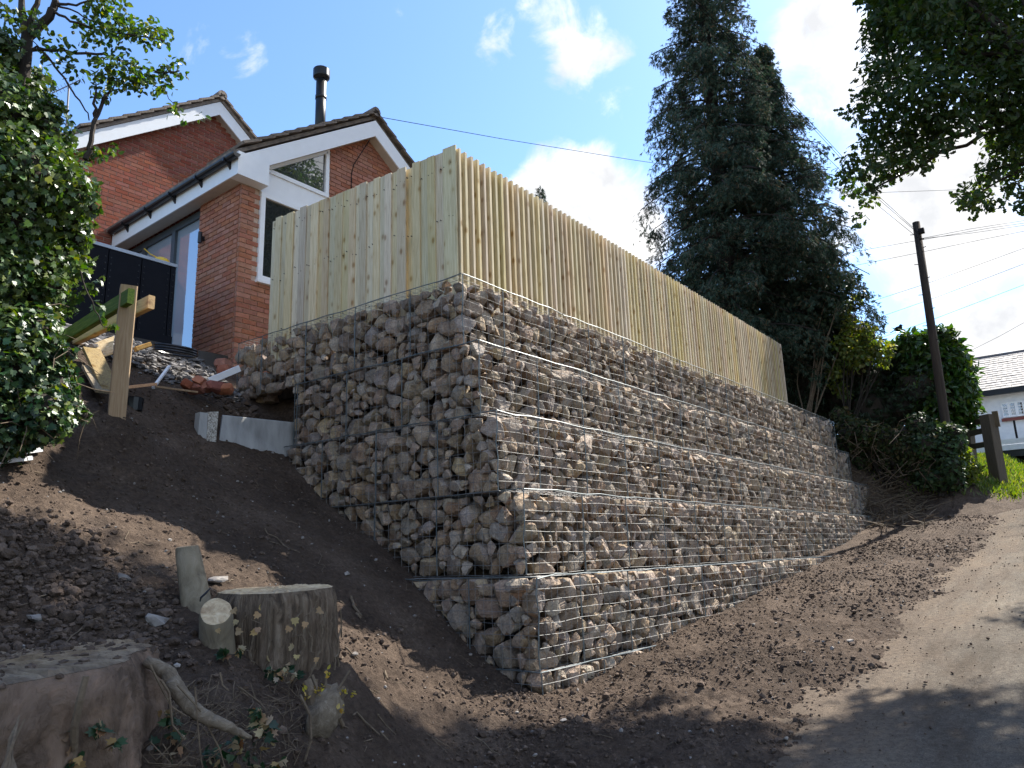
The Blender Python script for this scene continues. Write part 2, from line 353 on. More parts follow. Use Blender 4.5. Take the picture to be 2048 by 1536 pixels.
MAT['anthracite'] = flat("anthracite_frame", (.045, .055, .065), rough=.4)
MAT['panel'] = flat("charcoal_panel", (.010, .011, .015), rough=.6, spec=.05, var=.1)
MAT['alu'] = flat("aluminium_trim", (.34, .36, .39), rough=.35, metal=.6)
MAT['glass'] = glass_mat("door_glass", (.30, .37, .44), .40)  # pale blue base paints a sky reflection into the door panes
MAT['wglass'] = glass_mat("window_glass", (.015, .018, .016), .20)
MAT['slabc'] = flat("dark_concrete", (.055, .05, .046), rough=.9, var=.25, scale=5)
MAT['concrete'] = mat("pale_concrete", [(.3, (.24, .24, .235)), (.55, (.36, .36, .35)), (.8, (.46, .455, .44))], scale=7, rough=.88, bump=.3, stretch=(1, 1, .35))
MAT['aggregate'] = mat("exposed_aggregate", [(.36, (.17, .15, .125)), (.5, (.40, .37, .32)), (.62, (.60, .57, .52))], scale=60, rough=.9, bump=.7, bscale=70)
MAT['plastic'] = flat("white_plastic", (.74, .75, .76), rough=.4, var=.08)
MAT['black'] = flat("black_plastic", (.016, .017, .02), rough=.3)
MAT['yellow'] = flat("yellow_plastic", (.72, .47, .04), rough=.4)
MAT['barkgrey'] = bark_mat("smooth_bark", [(.3, (.12, .096, .066)), (.5, (.20, .165, .112)), (.75, (.275, .23, .165))], 12, (1, 1, .5), .012)
MAT['barkbrown'] = bark_mat("brown_bark", [(.33, (.055, .040, .028)), (.5, (.145, .105, .072)), (.68, (.25, .195, .14))], 15, (1.8, 1.8, .2), .05)
MAT['barkred'] = bark_mat("scarred_bark", [(.30, (.060, .042, .030)), (.44, (.135, .094, .067)), (.56, (.20, .138, .098)), (.68, (.25, .165, .115)), (.8, (.17, .145, .11))], 6.5, (1, 1, .55), .07, crack=0.0)
MAT['barkdark'] = bark_mat("dark_bark", [(.3, (.022, .018, .015)), (.7, (.06, .048, .038))], 9, (1.5, 1.5, .3), .03)
MAT['root'] = bark_mat("pale_root", [(.3, (.11, .085, .06)), (.55, (.20, .16, .115)), (.78, (.33, .28, .21))], 24, (1, 1, 1), .015)
MAT['twig'] = bark_mat("twig_bark", [(.3, (.09, .066, .045)), (.6, (.17, .13, .09)), (.8, (.28, .22, .16))], 20, (1, 1, 1), .005)
MAT['cut'] = cut_mat()
MAT['dirtycut'] = mat('dirty_cut_wood', [(.3, (.11, .078, .052)), (.5, (.19, .14, .092)), (.72, (.31, .24, .16))], scale=9, rough=.9, bump=.7, bscale=26, bdist=.03, stretch=(1.6, .5, 1))
MAT['ivy'] = leaf_mat("ivy_leaf", [(.0, (.030, .060, .018)), (.45, (.055, .10, .027)), (.8, (.09, .145, .038)), (1, (.15, .19, .045))], rough=.42, spec=.6, trans=.25)
MAT['ivydark'] = leaf_mat("dark_ivy_leaf", [(.0, (.012, .032, .016)), (.6, (.022, .055, .024)), (1, (.042, .085, .035))], rough=.45, spec=.4, trans=.15)
MAT['ivyfar'] = leaf_mat("matt_ivy_leaf", [(.0, (.018, .036, .014)), (.6, (.034, .062, .022)), (1, (.06, .09, .03))], rough=.6, spec=.3, trans=.2)
MAT['leaf'] = leaf_mat("tree_leaf", [(.0, (.03, .062, .016)), (.6, (.055, .105, .022)), (.92, (.095, .15, .03)), (1, (.22, .20, .04))], rough=.36, trans=.4)
MAT['oak'] = leaf_mat("oak_leaf", [(.0, (.020, .040, .012)), (.6, (.036, .066, .016)), (1, (.07, .10, .024))], rough=.45, spec=.4, trans=.45)
MAT['conifer'] = leaf_mat("conifer_spray", [(.0, (.024, .044, .030)), (.5, (.042, .070, .048)), (.82, (.066, .096, .066)), (.92, (.11, .088, .056)), (1, (.145, .10, .06))], rough=.85, spec=.12, trans=.12, hue=.02)
MAT['laurel'] = leaf_mat("laurel_leaf", [(.0, (.026, .062, .014)), (.6, (.05, .105, .022)), (1, (.09, .15, .03))], rough=.3, spec=.55, trans=.3)
MAT['shrub'] = leaf_mat("yellow_green_leaf", [(.0, (.075, .115, .028)), (.6, (.12, .165, .038)), (1, (.22, .22, .06))], rough=.5, trans=.5)
MAT['brush'] = leaf_mat("withered_foliage", [(.0, (.020, .034, .012)), (.5, (.038, .055, .018)), (.8, (.062, .06, .026)), (1, (.11, .085, .045))], rough=.65, spec=.2, trans=.2)
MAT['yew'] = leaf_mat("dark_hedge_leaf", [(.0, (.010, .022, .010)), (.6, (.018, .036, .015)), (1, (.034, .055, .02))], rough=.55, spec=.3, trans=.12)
MAT['deadleaf'] = leaf_mat("dead_leaf", [(.0, (.16, .10, .045)), (.5, (.32, .22, .11)), (1, (.52, .44, .30))], rough=.7, spec=.2, trans=.25)
MAT['shoot'] = leaf_mat("yellow_shoot", [(.0, (.35, .28, .04)), (1, (.55, .42, .08))], rough=.5, trans=.4)
MAT['grass'] = leaf_mat("grass_blade", [(.0, (.065, .115, .02)), (.6, (.11, .17, .03)), (1, (.2, .22, .06))], rough=.5, trans=.4)
MAT['whitewall'] = mat("white_render", [(.3, (.66, .69, .73)), (.7, (.78, .80, .82))], scale=5, rough=.8, bump=.3, bscale=30, bdist=.02)
MAT['slate'] = mat("grey_slate", [(.3, (.13, .115, .11)), (.55, (.21, .19, .18)), (.8, (.30, .28, .27))], scale=6, rough=.7, bump=.4, rand=.6)
MAT['sill'] = flat("red_sill", (.19, .055, .045), rough=.7)
MAT['cable'] = flat("cable_sheath", (.02, .02, .023), rough=.9, spec=.05)
MAT['palecable'] = flat("pale_cable", (.16, .16, .17), rough=.5)
MAT['pole'] = bark_mat("tarred_pole", [(.3, (.032, .024, .019)), (.6, (.062, .047, .036)), (.8, (.10, .078, .06))], 12, (2, 2, .12), .015)
MAT['rubble'] = mat("grey_rubble", [(.3, (.08, .073, .07)), (.55, (.16, .15, .145)), (.8, (.30, .28, .27))], scale=9, rough=.9, bump=.5, rand=.9)
def asphalt():
    m, nt, b, out = newmat("dusty_asphalt"); v = coords(nt); big = noise_n(nt, v, .55, 6, .6); fine = noise_n(nt, v, 110, 4, .7)
    col = ramp(nt, big, [(.3, (.085, .073, .060)), (.5, (.125, .109, .09)), (.72, (.17, .149, .123))])
    c2 = ramp(nt, fine, [(.3, (.5, .5, .5)), (.5, (.95, .95, .95)), (.7, (1.5, 1.48, 1.45))])
    mxn = N(nt, 'ShaderNodeMix', data_type='RGBA', blend_type='MULTIPLY'); mxn.inputs['Factor'].default_value = .9; L(nt, col, mxn.inputs[6]); L(nt, c2, mxn.inputs[7])
    vd = coords(nt, (.5, 3.0, 1)); dirt = ramp(nt, noise_n(nt, vd, 1.6, 7, .65), [(.5, (0, 0, 0)), (.66, (1, 1, 1))]); bw = N(nt, 'ShaderNodeRGBToBW'); L(nt, dirt, bw.inputs[0])
    mx2 = N(nt, 'ShaderNodeMix', data_type='RGBA'); L(nt, math_n(nt, 'MULTIPLY', bw.outputs[0], .55), mx2.inputs['Factor']); L(nt, mxn.outputs[2], mx2.inputs[6]); mx2.inputs[7].default_value = (.10, .078, .06, 1)
    sp_ = N(nt, 'ShaderNodeSeparateXYZ'); L(nt, coords(nt), sp_.inputs[0]); ed = math_n(nt, 'ADD', sp_.outputs[1], math_n(nt, 'MULTIPLY', noise_n(nt, coords(nt, (.7, 2, 1)), 2.2, 7, .65), 2.2))
    em = N(nt, 'ShaderNodeMapRange', interpolation_type='SMOOTHSTEP'); L(nt, ed, em.inputs['Value']); em.inputs['From Min'].default_value = 1.7; em.inputs['From Max'].default_value = 3.0; em.inputs['To Max'].default_value = .85
    mx3 = N(nt, 'ShaderNodeMix', data_type='RGBA'); L(nt, em.outputs[0], mx3.inputs['Factor']); L(nt, mx2.outputs[2], mx3.inputs[6]); mx3.inputs[7].default_value = (.125, .096, .073, 1)
    L(nt, mx3.outputs[2], b.inputs['Base Color']); b.inputs['Roughness'].default_value = .95; b.inputs['Specular IOR Level'].default_value = .08
    mid = noise_n(nt, v, 26, 5, .7); mc = ramp(nt, mid, [(.32, (.66, .65, .64)), (.5, (1, 1, 1)), (.68, (1.28, 1.26, 1.22))])
    vs_ = coords(nt, (.35, 1.4, 1)); pt = ramp(nt, noise_n(nt, vs_, 1.1, 8, .7), [(.36, (.62, .60, .58)), (.5, (1, 1, 1)), (.66, (1.25, 1.22, 1.16))])
    m5 = N(nt, 'ShaderNodeMix', data_type='RGBA', blend_type='MULTIPLY'); m5.inputs['Factor'].default_value = 1; L(nt, mc, m5.inputs[6]); L(nt, pt, m5.inputs[7])
    m6 = N(nt, 'ShaderNodeMix', data_type='RGBA', blend_type='MULTIPLY'); m6.inputs['Factor'].default_value = .85; L(nt, mx3.outputs[2], m6.inputs[6]); L(nt, m5.outputs[2], m6.inputs[7]); L(nt, m6.outputs[2], b.inputs['Base Color'])
    p = bump_n(nt, b, mid, .7, .02); bump_n(nt, b, fine, .8, .010, p); return m
MAT['asphalt'] = asphalt()

# ------------------------------------------------------------------ terrain
def zroad(x):
    x = np.asarray(x, float)
    return np.where(x < 15.4, -1.148 + .117 * (x - 5.05), np.where(x < 22, .063 + .2 * (x - 15.4), 1.383 + .12 * (x - 22)))
GY = [0.0, 3.10, 3.55, 3.98, 4.56, 5.17, 5.94, 6.77, 7.34, 7.7, 8.38, 9.2, 12, 16]
GZ = [-2.4, -1.62, -1.42, -1.14, -.72, -.24, .235, .757, 1.25, 1.62, 2.12, 2.66, 2.68, 2.7]
def terrain(x, y, rough=True):
    x = np.asarray(x, float); y = np.asarray(y, float)
    zr = zroad(x)
    d = np.clip(5.2 - x, 0, 6); bulge = .25 * d + .02 * d * d
    bulge = bulge * (1 - sstep(4.0, 7.5, y) * .25)
    bank = np.interp(y + bulge, GY, GZ)
    verge = zr + .03 + np.where(y < 2.5, -.085 * (1 - sstep(1.45, 2.25, y + .16 * fbm(x, y, .9, 3, 5.))), 0)
    right = np.where(y < -3.2, zr + .08, verge)
    # bank left of the gabions, falling to the verge
    zl = np.maximum(bank, right) + .16 * np.log1p(np.exp(-np.abs(bank - right) / .16))
    # under and behind the gabions, and the slope past their far end
    plateau = 2.42 + 0 * x
    t = sstep(4.55, 5.15, y); zb = right * (1 - t) + plateau * t
    te = sstep(3.3, 5.9, y); ze = (zr + .03) * (1 - te) + (2.75 + .05 * (x - 17)) * te
    k = sstep(17.6, 18.6, x); zg = zb * (1 - k) + ze * k
    s = sstep(5.40, 5.85, x); z = np.where(y > 4.0, zl * (1 - s) + zg * s, zl * (1 - sstep(5.0, 5.6, x)) + zg * sstep(5.0, 5.6, x))
    # terrace level round the house
    # grass bank by the far gate post
    gb = sstep(17.8, 20.5, x) * sstep(1.55, 2.7, y) * (1 - sstep(3.4, 5.5, y)); z = z + gb * (.60)
    far = sstep(22, 30, x) * sstep(1.5, 3, y); z = z * (1 - far) + far * (1.9 + .11 * (x - 22))
    z = z + .045 * np.exp(-((y - 2.75) / .28) ** 2) * (.4 + .6 * fbm(x, y, .5, 2, 3.)) * (x < 16)          # low ridge of spoil along the road
    if rough:
        a = sstep(1.3, 2.0, y) * (1 - .7 * sstep(18, 24, x))
        z = z + a * (.045 * fbm(x, y, 1.6, 3) + .035 * fbm(x, y, 6.0, 4, 2.) + .022 * fbm(x, y, 22.0, 3, 7.) + .012 * (y < 5) * fbm(x, y, 47.0, 2, 3.))
    return z
CTRL = [(560, 1345, 4.42), (655, 1312, 4.62), (408, 1240, 4.62), (437, 1290, 4.35), (300, 1285, 4.35), (150, 1283, 4.3), (20, 1288, 4.3), (650, 1478, 3.98), (450, 1400, 3.9), (380, 1520, 3.3), (232, 818, 7.0)]
CP = np.array([P(*c) for c in CTRL]); CS = .30
_base = terrain
_K = np.exp(-((CP[:, None, 0] - CP[None, :, 0]) ** 2 + (CP[:, None, 1] - CP[None, :, 1]) ** 2) / (2 * CS * CS)) + np.eye(len(CP)) * .05
_W = np.linalg.solve(_K, CP[:, 2] - _base(CP[:, 0], CP[:, 1], False))
print('ground corrections', np.round(CP[:, 2] - _base(CP[:, 0], CP[:, 1], False), 2))
def terrain(x, y, rough=True):
    """The bank, with the soil heaped round the stumps and the post."""
    z = _base(x, y, rough); x = np.asarray(x, float); y = np.asarray(y, float)
    for (cx_, cy_, _z), w_ in zip(CP, _W): z = z + w_ * np.exp(-((x - cx_) ** 2 + (y - cy_) ** 2) / (2 * CS * CS))
    return z
def ground_hit(px, py, r0=1.5, r1=40.0):
    k = ray(px, py); rs = np.linspace(r0, r1, 4000); dz = k[2] * rs - terrain(k[0] * rs, k[1] * rs)
    i = np.argmax(dz < 0) if (dz < 0).any() else len(rs) - 1
    p = k * rs[i]; return np.array([p[0], p[1], float(terrain(p[0], p[1]))])
def grid_lines(segs):
    out = [segs[0][0]]
    for a, b, st in segs: out += list(np.linspace(a, b, max(2, int(round((b - a) / st)) + 1))[1:])
    return np.array(out)
gx = grid_lines([(-90, -8, 8), (-8, .4, .35), (.4, 8.6, .032), (8.6, 14, .07), (14, 24, .16), (24, 60, 1.2), (60, 300, 20)])
gy = grid_lines([(-90, -8, 8), (-8, 1.1, .4), (1.1, 8.5, .032), (8.5, 14, .2), (14, 40, 2.), (40, 300, 20)])
X, Y = np.meshgrid(gx, gy, indexing='ij'); Z = terrain(X, Y)
nx, ny = len(gx), len(gy); idx = np.arange(nx * ny).reshape(nx, ny)
Fq = np.stack([idx[:-1, :-1], idx[1:, :-1], idx[1:, 1:], idx[:-1, 1:]], -1).reshape(-1, 4)
ground = obj('ground', np.stack([X, Y, Z], -1).reshape(-1, 3), Fq, MAT['soil'], smooth=True); tag(ground, kind='structure')
# road: one sheet a little under the spoil that has spread over its edge
rx = grid_lines([(-30, 0, 3), (0, 26, .4), (26, 90, 2)]); ry = np.linspace(-3.3, 2.3, 15)
X, Y = np.meshgrid(rx, ry, indexing='ij'); Z = zroad(X) + .006 * fbm(X, Y, .6, 2) - .0006 * (Y + .8) ** 2 * 4
idx = np.arange(X.size).reshape(X.shape); Fq = np.stack([idx[:-1, :-1], idx[1:, :-1], idx[1:, 1:], idx[:-1, 1:]], -1).reshape(-1, 4)
tag(obj('road', np.stack([X, Y, Z], -1).reshape(-1, 3), Fq, MAT['asphalt'], smooth=True), kind='structure')

def scatter_lumps(name, pts, sizes, matl, kind='stuff', ic=ICO1, squash=(.55, .9), sink=.3):
    n = len(pts); V0, F0 = ic; A = rng.normal(size=(n, 3, 3)); Q, _ = np.linalg.qr(A)
    sc = np.stack([np.ones(n), rng.uniform(.65, 1, n), rng.uniform(*squash, n)], 1) * sizes[:, None]
    lump = 1 + rng.uniform(-.26, .26, (n, len(V0)))
    V = V0[None] * lump[..., None] * sc[:, None, :]
    yaw = rng.uniform(0, 6.28, n); c, s = np.cos(yaw), np.sin(yaw)
    Rz = np.zeros((n, 3, 3)); Rz[:, 0, 0] = c; Rz[:, 0, 1] = -s; Rz[:, 1, 0] = s; Rz[:, 1, 1] = c; Rz[:, 2, 2] = 1
    V = np.einsum('nij,nvj->nvi', Rz, V); V += pts[:, None, :] + np.array([0, 0, 1.]) * (sizes * (1 - sink) * .55)[:, None, None]
    Fc = (F0[None] + (np.arange(n) * len(V0))[:, None, None]).reshape(-1, 3)
    o = obj(name, V.reshape(-1, 3), Fc, matl, smooth=38)
    if kind: tag(o, kind=kind)
    return o
def ground_pts(n, x0, x1, y0, y1, dens=None, keep=None):
    out = []
    while sum(len(a) for a in out) < n:
        x = rng.uniform(x0, x1, n); y = rng.uniform(y0, y1, n)
        ok = np.ones(n, bool)
        ok &= ~((x > 4.98) & (y > 3.75) & (x < 18.3))
        if dens is not None: ok &= rng.random(n) < dens(x, y)
        out.append(np.stack([x[ok], y[ok]], 1))
    a = np.vstack(out)[:n]; return np.column_stack([a, terrain(a[:, 0], a[:, 1])])
clump = lambda x, y: np.clip(.42 + .9 * fbm(x, y, .9, 3, 11.), .05, 1)
p = ground_pts(9000, .6, 7.6, 1.55, 8.0, clump); scatter_lumps('soil_clods', p, np.exp(rng.normal(-5.0, .5, len(p))).clip(.003, .03), MAT['clod'])
p = ground_pts(17000, 3.4, 17.5, 1.45, 4.6, clump); scatter_lumps('soil_clods', p, np.exp(rng.normal(-4.85, .55, len(p))).clip(.004, .045), MAT['clod'], sink=.55)
p = ground_pts(3400, .7, 2.2, 3.6, 5.2, lambda x, y: np.clip(1.6 - np.hypot(x - 1.35, y - 4.3) * 1.4, 0, 1)); scatter_lumps('soil_clods', p, np.exp(rng.normal(-4.45, .55, len(p))).clip(.005, .045), MAT['clod'], ic=ICO2)
p = ground_pts(1100, .7, 14, 1.5, 8.0); scatter_lumps('pebbles', p, np.exp(rng.normal(-5.0, .5, len(p))).clip(.003, .022), MAT['pebble'])
p = ground_pts(1500, 2.5, 18, -1.5, 2.0, lambda x, y: np.clip(.10 + sstep(.2, 1.9, y) * (.5 + fbm(x, y, 1.5, 3)), 0, 1)); p[:, 2] = zroad(p[:, 0]) - .004; scatter_lumps('gravel', p, np.exp(rng.normal(-5.3, .5, len(p))).clip(.003, .016), MAT['clod'])

m_ = MB()
for _ in range(150):
    x = random.uniform(1.2, 6.5); y = random.uniform(2.0, 7.2)
    if x > 4.9 and y > 3.6: continue
    a_ = random.uniform(0, 6.28); l_ = random.uniform(.05, .22); t = np.linspace(0, 1, 5); pts = np.stack([x + l_ * t * math.cos(a_) + rng.normal(0, .012, 5), y + l_ * t * math.sin(a_) + rng.normal(0, .012, 5), 0 * t], 1); pts[:, 2] = terrain(pts[:, 0], pts[:, 1]) + .008
    m_.tube(pts, np.linspace(.0035, .0015, 5), 4)
tag(m_.build('root_litter', MAT['twig']), kind='stuff')

# ------------------------------------------------------------------ gabion wall
HT = .7265; ZT = [2.754, 2.028, 1.300, .572, -.172, -.898]; PITCH = HT / 8
TX = [5.25, 5.25, 5.19, 5.24, 5.05, 5.02]; TY = [4.69, 4.50, 4.26, 4.02, 3.77, 3.74]
XE = [17.85, 18.0, 18.5, 18.2, 15.0, 11.2]; YE = [8.38, 7.22, 7.30, 7.0, 6.2, 5.2]
SK = -.043
TLAB = ["topmost tier of the stone gabion wall directly beneath the timber fence", "second gabion tier from the top whose left end stands beside the dark hollow",
        "third gabion tier from the top with its left end touching the leaning concrete panel", "fourth gabion tier from the top just above the sunlit low ledge",
        "fifth gabion tier from the top with a brightly lit ledge at its corner", "lowest gabion tier partly buried in soil at the foot of the wall"]
def rock_mesh(site, R, planes_n, planes_d, ic, sd):
    U, Fc = ic; r = np.full(len(U), 0.0); p = 30.0
    s = np.zeros(len(U))
    dots = np.clip(U @ planes_n.T, 0, None) / planes_d[None, :]
    s = (dots ** p).sum(1); s += (1.0 / (1.85 * R)) ** p
    r = s ** (-1 / p)
    ph = sd.uniform(0, 6.28, 6); fr = sd.normal(0, 2.4, (6, 3))
    r = r * (1 + .022 * np.sin(U @ fr.T + ph).sum(1) / 1.6 + sd.uniform(-.022, .022, len(U)))
    return site + U * r[:, None]
def build_tier(k):
    sd = np.random.default_rng(100 + k)
    zt, zb, x0, y0, xe, ye = ZT[k], ZT[k] - HT, TX[k], TY[k], XE[k], YE[k]
    root = thing('gabion_tier', (x0, y0, zb), TLAB[k], 'gabion', 'tiers of the stepped gabion wall')
    xl = lambda y: x0 + SK * (y - y0)
    pts = np.zeros((0, 3)); rad = np.zeros(0)
    LX, LY = xe - x0, ye - y0
    for lo, hi, tries in ((.10, .138, 4000), (.07, .097, 6200), (.04, .062, 6000)):
        for _ in range(tries):
            r = sd.uniform(lo, hi); z = sd.uniform(zb + r * .55, zt - r * .75)
            if sd.random() < LX / (LX + LY): c = np.array([x0 + r * .85 + sd.random() ** .9 * (LX - r), y0 + r * sd.uniform(.85, 1.15), z])
            else:
                y = y0 + r * .85 + sd.random() * (LY - r); c = np.array([xl(y) + r * sd.uniform(.85, 1.15), y, z])
            if len(pts):
                m = np.abs(pts[:, 0] - c[0]) < .3
                if m.any() and ((np.linalg.norm(pts[m] - c, axis=1) - .86 * (rad[m] + r)) < 0).any(): continue
            pts = np.vstack([pts, c]); rad = np.append(rad, r)
    # a row along the ledge behind the front stones
    n2 = int((LX + LY) * 9)
    for _ in range(n2 * 5):
        r = sd.uniform(.07, .12)
        if sd.random() < LX / (LX + LY): c = np.array([x0 + .2 + sd.random() * LX, y0 + sd.uniform(.24, .42), zt - r * sd.uniform(.8, 1.5)])
        else: y = y0 + .3 + sd.random() * (LY - .3); c = np.array([xl(y) + sd.uniform(.24, .42), y, zt - r * sd.uniform(.8, 1.5)])
        m = np.abs(pts[:, 0] - c[0]) < .3
        if m.any() and ((np.linalg.norm(pts[m] - c, axis=1) - .86 * (rad[m] + r)) < 0).any(): continue
        pts = np.vstack([pts, c]); rad = np.append(rad, r)
    vis = []
    for i in range(len(pts)):
        u, v, dep = proj(pts[i]); front = (pts[i][1] < y0 + .2) or (pts[i][0] < xl(pts[i][1]) + .2) or k > 2
        buried = pts[i][2] + rad[i] < float(terrain(max(min(pts[i][0], 60), 0) - (0 if pts[i][0] > x0 + .25 else .28), pts[i][1] - (.2 if pts[i][0] > x0 + .25 else 0), False)) - .05
        if buried: vis.append(-1); continue
        vis.append((rad[i] / dep) * (1 if front else .3) if u < 2060 else 0)
    order = np.argsort(-np.array(vis)); V_st, F_st, nv = [], [], 0
    cnt = 0
    for i in order:
        if vis[i] < 0: continue
        c, R = pts[i], rad[i]; dist = np.linalg.norm(pts - c, axis=1); nb = np.where((dist < R + rad + .10) & (dist > 1e-6))[0]
        nn = (pts[nb] - c) / dist[nb][:, None]; dd = (dist[nb] ** 2 + R ** 2 - rad[nb] ** 2) / (2 * dist[nb]) * .972; dd = np.clip(dd, R * .5, None)
        fn = [np.array([-1, SK * -1, 0]), np.array([0, -1., 0]), np.array([0, 0, 1.]), np.array([0, 0, -1.])]
        dtop = zt - c[2] - (sd.uniform(.03, .10) if k == 0 else sd.uniform(.0, .03))
        fd = [max(c[0] - xl(c[1]), .02) - .004, max(c[1] - y0, .02) - .004, max(dtop, .03), max(c[2] - zb, .03)]
        rn = sd.normal(size=(6, 3)); rn /= np.linalg.norm(rn, axis=1)[:, None]; rd = R * sd.uniform(.50, .92, 6)
        PN = np.vstack([nn, fn, rn]); PD = np.concatenate([dd, fd, rd])
        near = cnt < 300
        Vr = rock_mesh(c, R, PN, PD, ICO3 if near else ICO2, sd)
        Fr = ICO3[1] if near else ICO2[1]
        if near:
            me = mesh_np('stone', Vr - c, Fr, 24); me.materials.append(MAT['rock']); o = bpy.data.objects.new('stone', me); link(o); o.location = c; put(o, root)
        else: V_st.append(Vr); F_st.append(Fr + nv); nv += len(Vr)
        cnt += 1
    # loose fill seen through the gaps
    n3 = int((LX + LY) * HT * 34); cs = []
    for _ in range(n3):
        z = sd.uniform(zb, zt - .05)
        if sd.random() < LX / (LX + LY): cs.append((x0 + .2 + sd.random() * (LX - .25), y0 + sd.uniform(.26, .36), z))
        else: y = y0 + .2 + sd.random() * (LY - .3); cs.append((xl(y) + sd.uniform(.26, .36), y, z))
    cs = np.array(cs); U, F1 = ICO1; rr = sd.uniform(.06, .11, len(cs))
    Vf = cs[:, None, :] + U[None] * (rr[:, None] * sd.uniform(.7, 1.1, (len(cs), len(U))))[..., None]
    Ff = (F1[None] + (np.arange(len(cs)) * len(U))[:, None, None]).reshape(-1, 3) + nv
    V_st.append(Vf.reshape(-1, 3)); F_st.append(Ff)
    tag(obj('stone_fill', np.vstack(V_st), np.vstack(F_st), MAT['rock'], root, 24), kind='stuff')
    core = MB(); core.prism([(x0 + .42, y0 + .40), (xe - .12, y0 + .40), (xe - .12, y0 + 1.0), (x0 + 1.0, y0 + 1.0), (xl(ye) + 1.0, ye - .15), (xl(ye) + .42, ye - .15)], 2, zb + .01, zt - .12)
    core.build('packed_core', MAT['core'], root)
    # wire mesh: horizontal and upright wires on both faces
    wm = MB(); rw = .0018
    wob = lambda n, a: np.cumsum(sd.normal(0, a, n)) * .5
    for j in range(9):
        z = zt - j * PITCH
        xs = np.append(np.arange(x0 - .004, xe, .30), xe); n = len(xs); w = .010 * np.abs(np.sin((xs - x0) * math.pi / .83)) * math.sin(math.pi * min(max(j, .6), 7.4) / 8) + np.abs(sd.normal(0, .004, n))
        wm.tube(np.stack([xs, y0 - .006 - np.abs(w), z + sd.normal(0, .0035, n)], 1), rw, 4, False)
        ys = np.append(np.arange(y0 - .004, ye, .30), ye); n = len(ys)
        wm.tube(np.stack([[xl(t) - .006 - abs(sd.normal(0, .004)) for t in ys], ys, z + sd.normal(0, .0035, n)], 1), rw, 4, False)
    for x in np.arange(x0, xe, PITCH):
        zz = np.linspace(zb, zt, 4); wm.tube(np.stack([x + sd.normal(0, .004, 4), y0 - .009 - np.array([0, .009, .009, 0]) * abs(math.sin((x - x0) * math.pi / .83)) + sd.normal(0, .003, 4), zz], 1), rw, 4, False)
    for y in np.arange(y0 + PITCH, ye, PITCH):
        zz = np.linspace(zb, zt, 4); wm.tube(np.stack([xl(y) - .009 + sd.normal(0, .003, 4), y + sd.normal(0, .003, 4), zz], 1), rw, 4, False)
    for z in zt - PITCH * np.arange(9): wm.tube([(xe, y0, z), (xe, y0 + .5, z)], rw, 4, False)
    wm.build('wire_mesh', MAT['wire'], root)
    lid = MB(); dl = .36 if k < 5 else .3
    for x in np.arange(x0, xe, PITCH): lid.tube([(x, y0, zt), (x + sd.normal(0, .004), y0 + dl, zt + sd.normal(0, .004))], rw, 4, False)
    for j in range(1, 5): lid.tube([(x0 + j * PITCH, y0 + j * PITCH, zt), (xe, y0 + j * PITCH, zt)], rw, 4, False); lid.tube([(x0 + j * PITCH, y0 + j * PITCH, zt), (xl(ye) + j * PITCH, ye, zt)], rw, 4, False)
    for y in np.arange(y0, ye, PITCH): lid.tube([(xl(y), y, zt), (xl(y) + dl, y + sd.normal(0, .004), zt + sd.normal(0, .004))], rw, 4, False)
    lid.build('wire_lid', MAT['wire'], root)
    tie = MB(); ra = .0052
    cor = np.array([(x0 - .008, y0 - .008, z) for z in np.linspace(zb, zt, 6)]); cor[1:-1, :2] += sd.normal(0, .007, (4, 2)); tie.tube(cor, ra, 5)
    for z in ((zt + .004,) if k < 5 else (zt + .004, zb)):
        xs = np.append(np.arange(x0, xe, .25), xe); tie.tube(np.stack([xs, y0 - .010 + sd.normal(0, .003, len(xs)), z + sd.normal(0, .005, len(xs))], 1), ra, 5)
        ys = np.append(np.arange(y0, ye, .25), ye); tie.tube(np.stack([[xl(t) - .010 for t in ys], ys, z + sd.normal(0, .005, len(ys))], 1), ra, 5)
    off = .3 * (k % 2)
    for x in np.arange(x0 + .62 + off, xe, .83): tie.tube([(x, y0 - .012, zb), (x, y0 - .012, zt)], .0055, 5)
    for y in np.arange(y0 + .7 + off, ye, .83): tie.tube([(xl(y) - .012, y, zb), (xl(y) - .012, y, zt)], .0055, 5)
    tie.tube([(xe, y0, zb), (xe, y0, zt)], ra, 5); tie.tube([(xl(ye), ye, zb), (xl(ye), ye, zt)], ra, 5)
    tie.build('binding_wire', MAT['tie'], root)
for k in range(6): build_tier(k)

# ------------------------------------------------------------------ timber fence on the wall
FZ = 4.35; FC = np.array([5.48, 4.97]); FL = np.array([5.20, 7.91]); FR = np.array([16.2, 5.17])
fence = thing('board_fence', (FC[0], FC[1], 2.5), "tall new timber fence of upright boards standing on top of the stone gabions", 'fence')
def oriented_box(c, ax, ay, hx, hy, z0, z1):
    c = np.asarray(c); ax = np.asarray(ax); ay = np.asarray(ay); V = []
    for z in (z0, z1):
        for s, t in ((-1, -1), (1, -1), (1, 1), (-1, 1)): v = c + ax * s * hx + ay * t * hy; V.append((v[0], v[1], z))
    return V
def board(name, c, ax, ay, w, t, z0, z1, lean=0.0):
    V = np.array(oriented_box(c, ax, ay, w / 2, t / 2, z0, z1)); o0 = V.mean(0)
    V[4:, :2] += ax * lean
    me = mesh_np(name, V - o0, BOXF); me.materials.append(MAT['fence']); o = bpy.data.objects.new(name, me); link(o); o.location = o0
    bv = o.modifiers.new('bevel', 'BEVEL'); bv.width = .003; bv.segments = 1
    return put(o, fence)
dR = FR - FC; LR = np.linalg.norm(dR); dR /= LR; nR = np.array([dR[1], -dR[0]])     # nR points out over the road
dL = FL - FC; LL = np.linalg.norm(dL); dL /= LL; nL = np.array([-dL[1], dL[0]])     # nL points out over the bank
if nL[0] > 0: nL = -nL
s = .02; i = 0
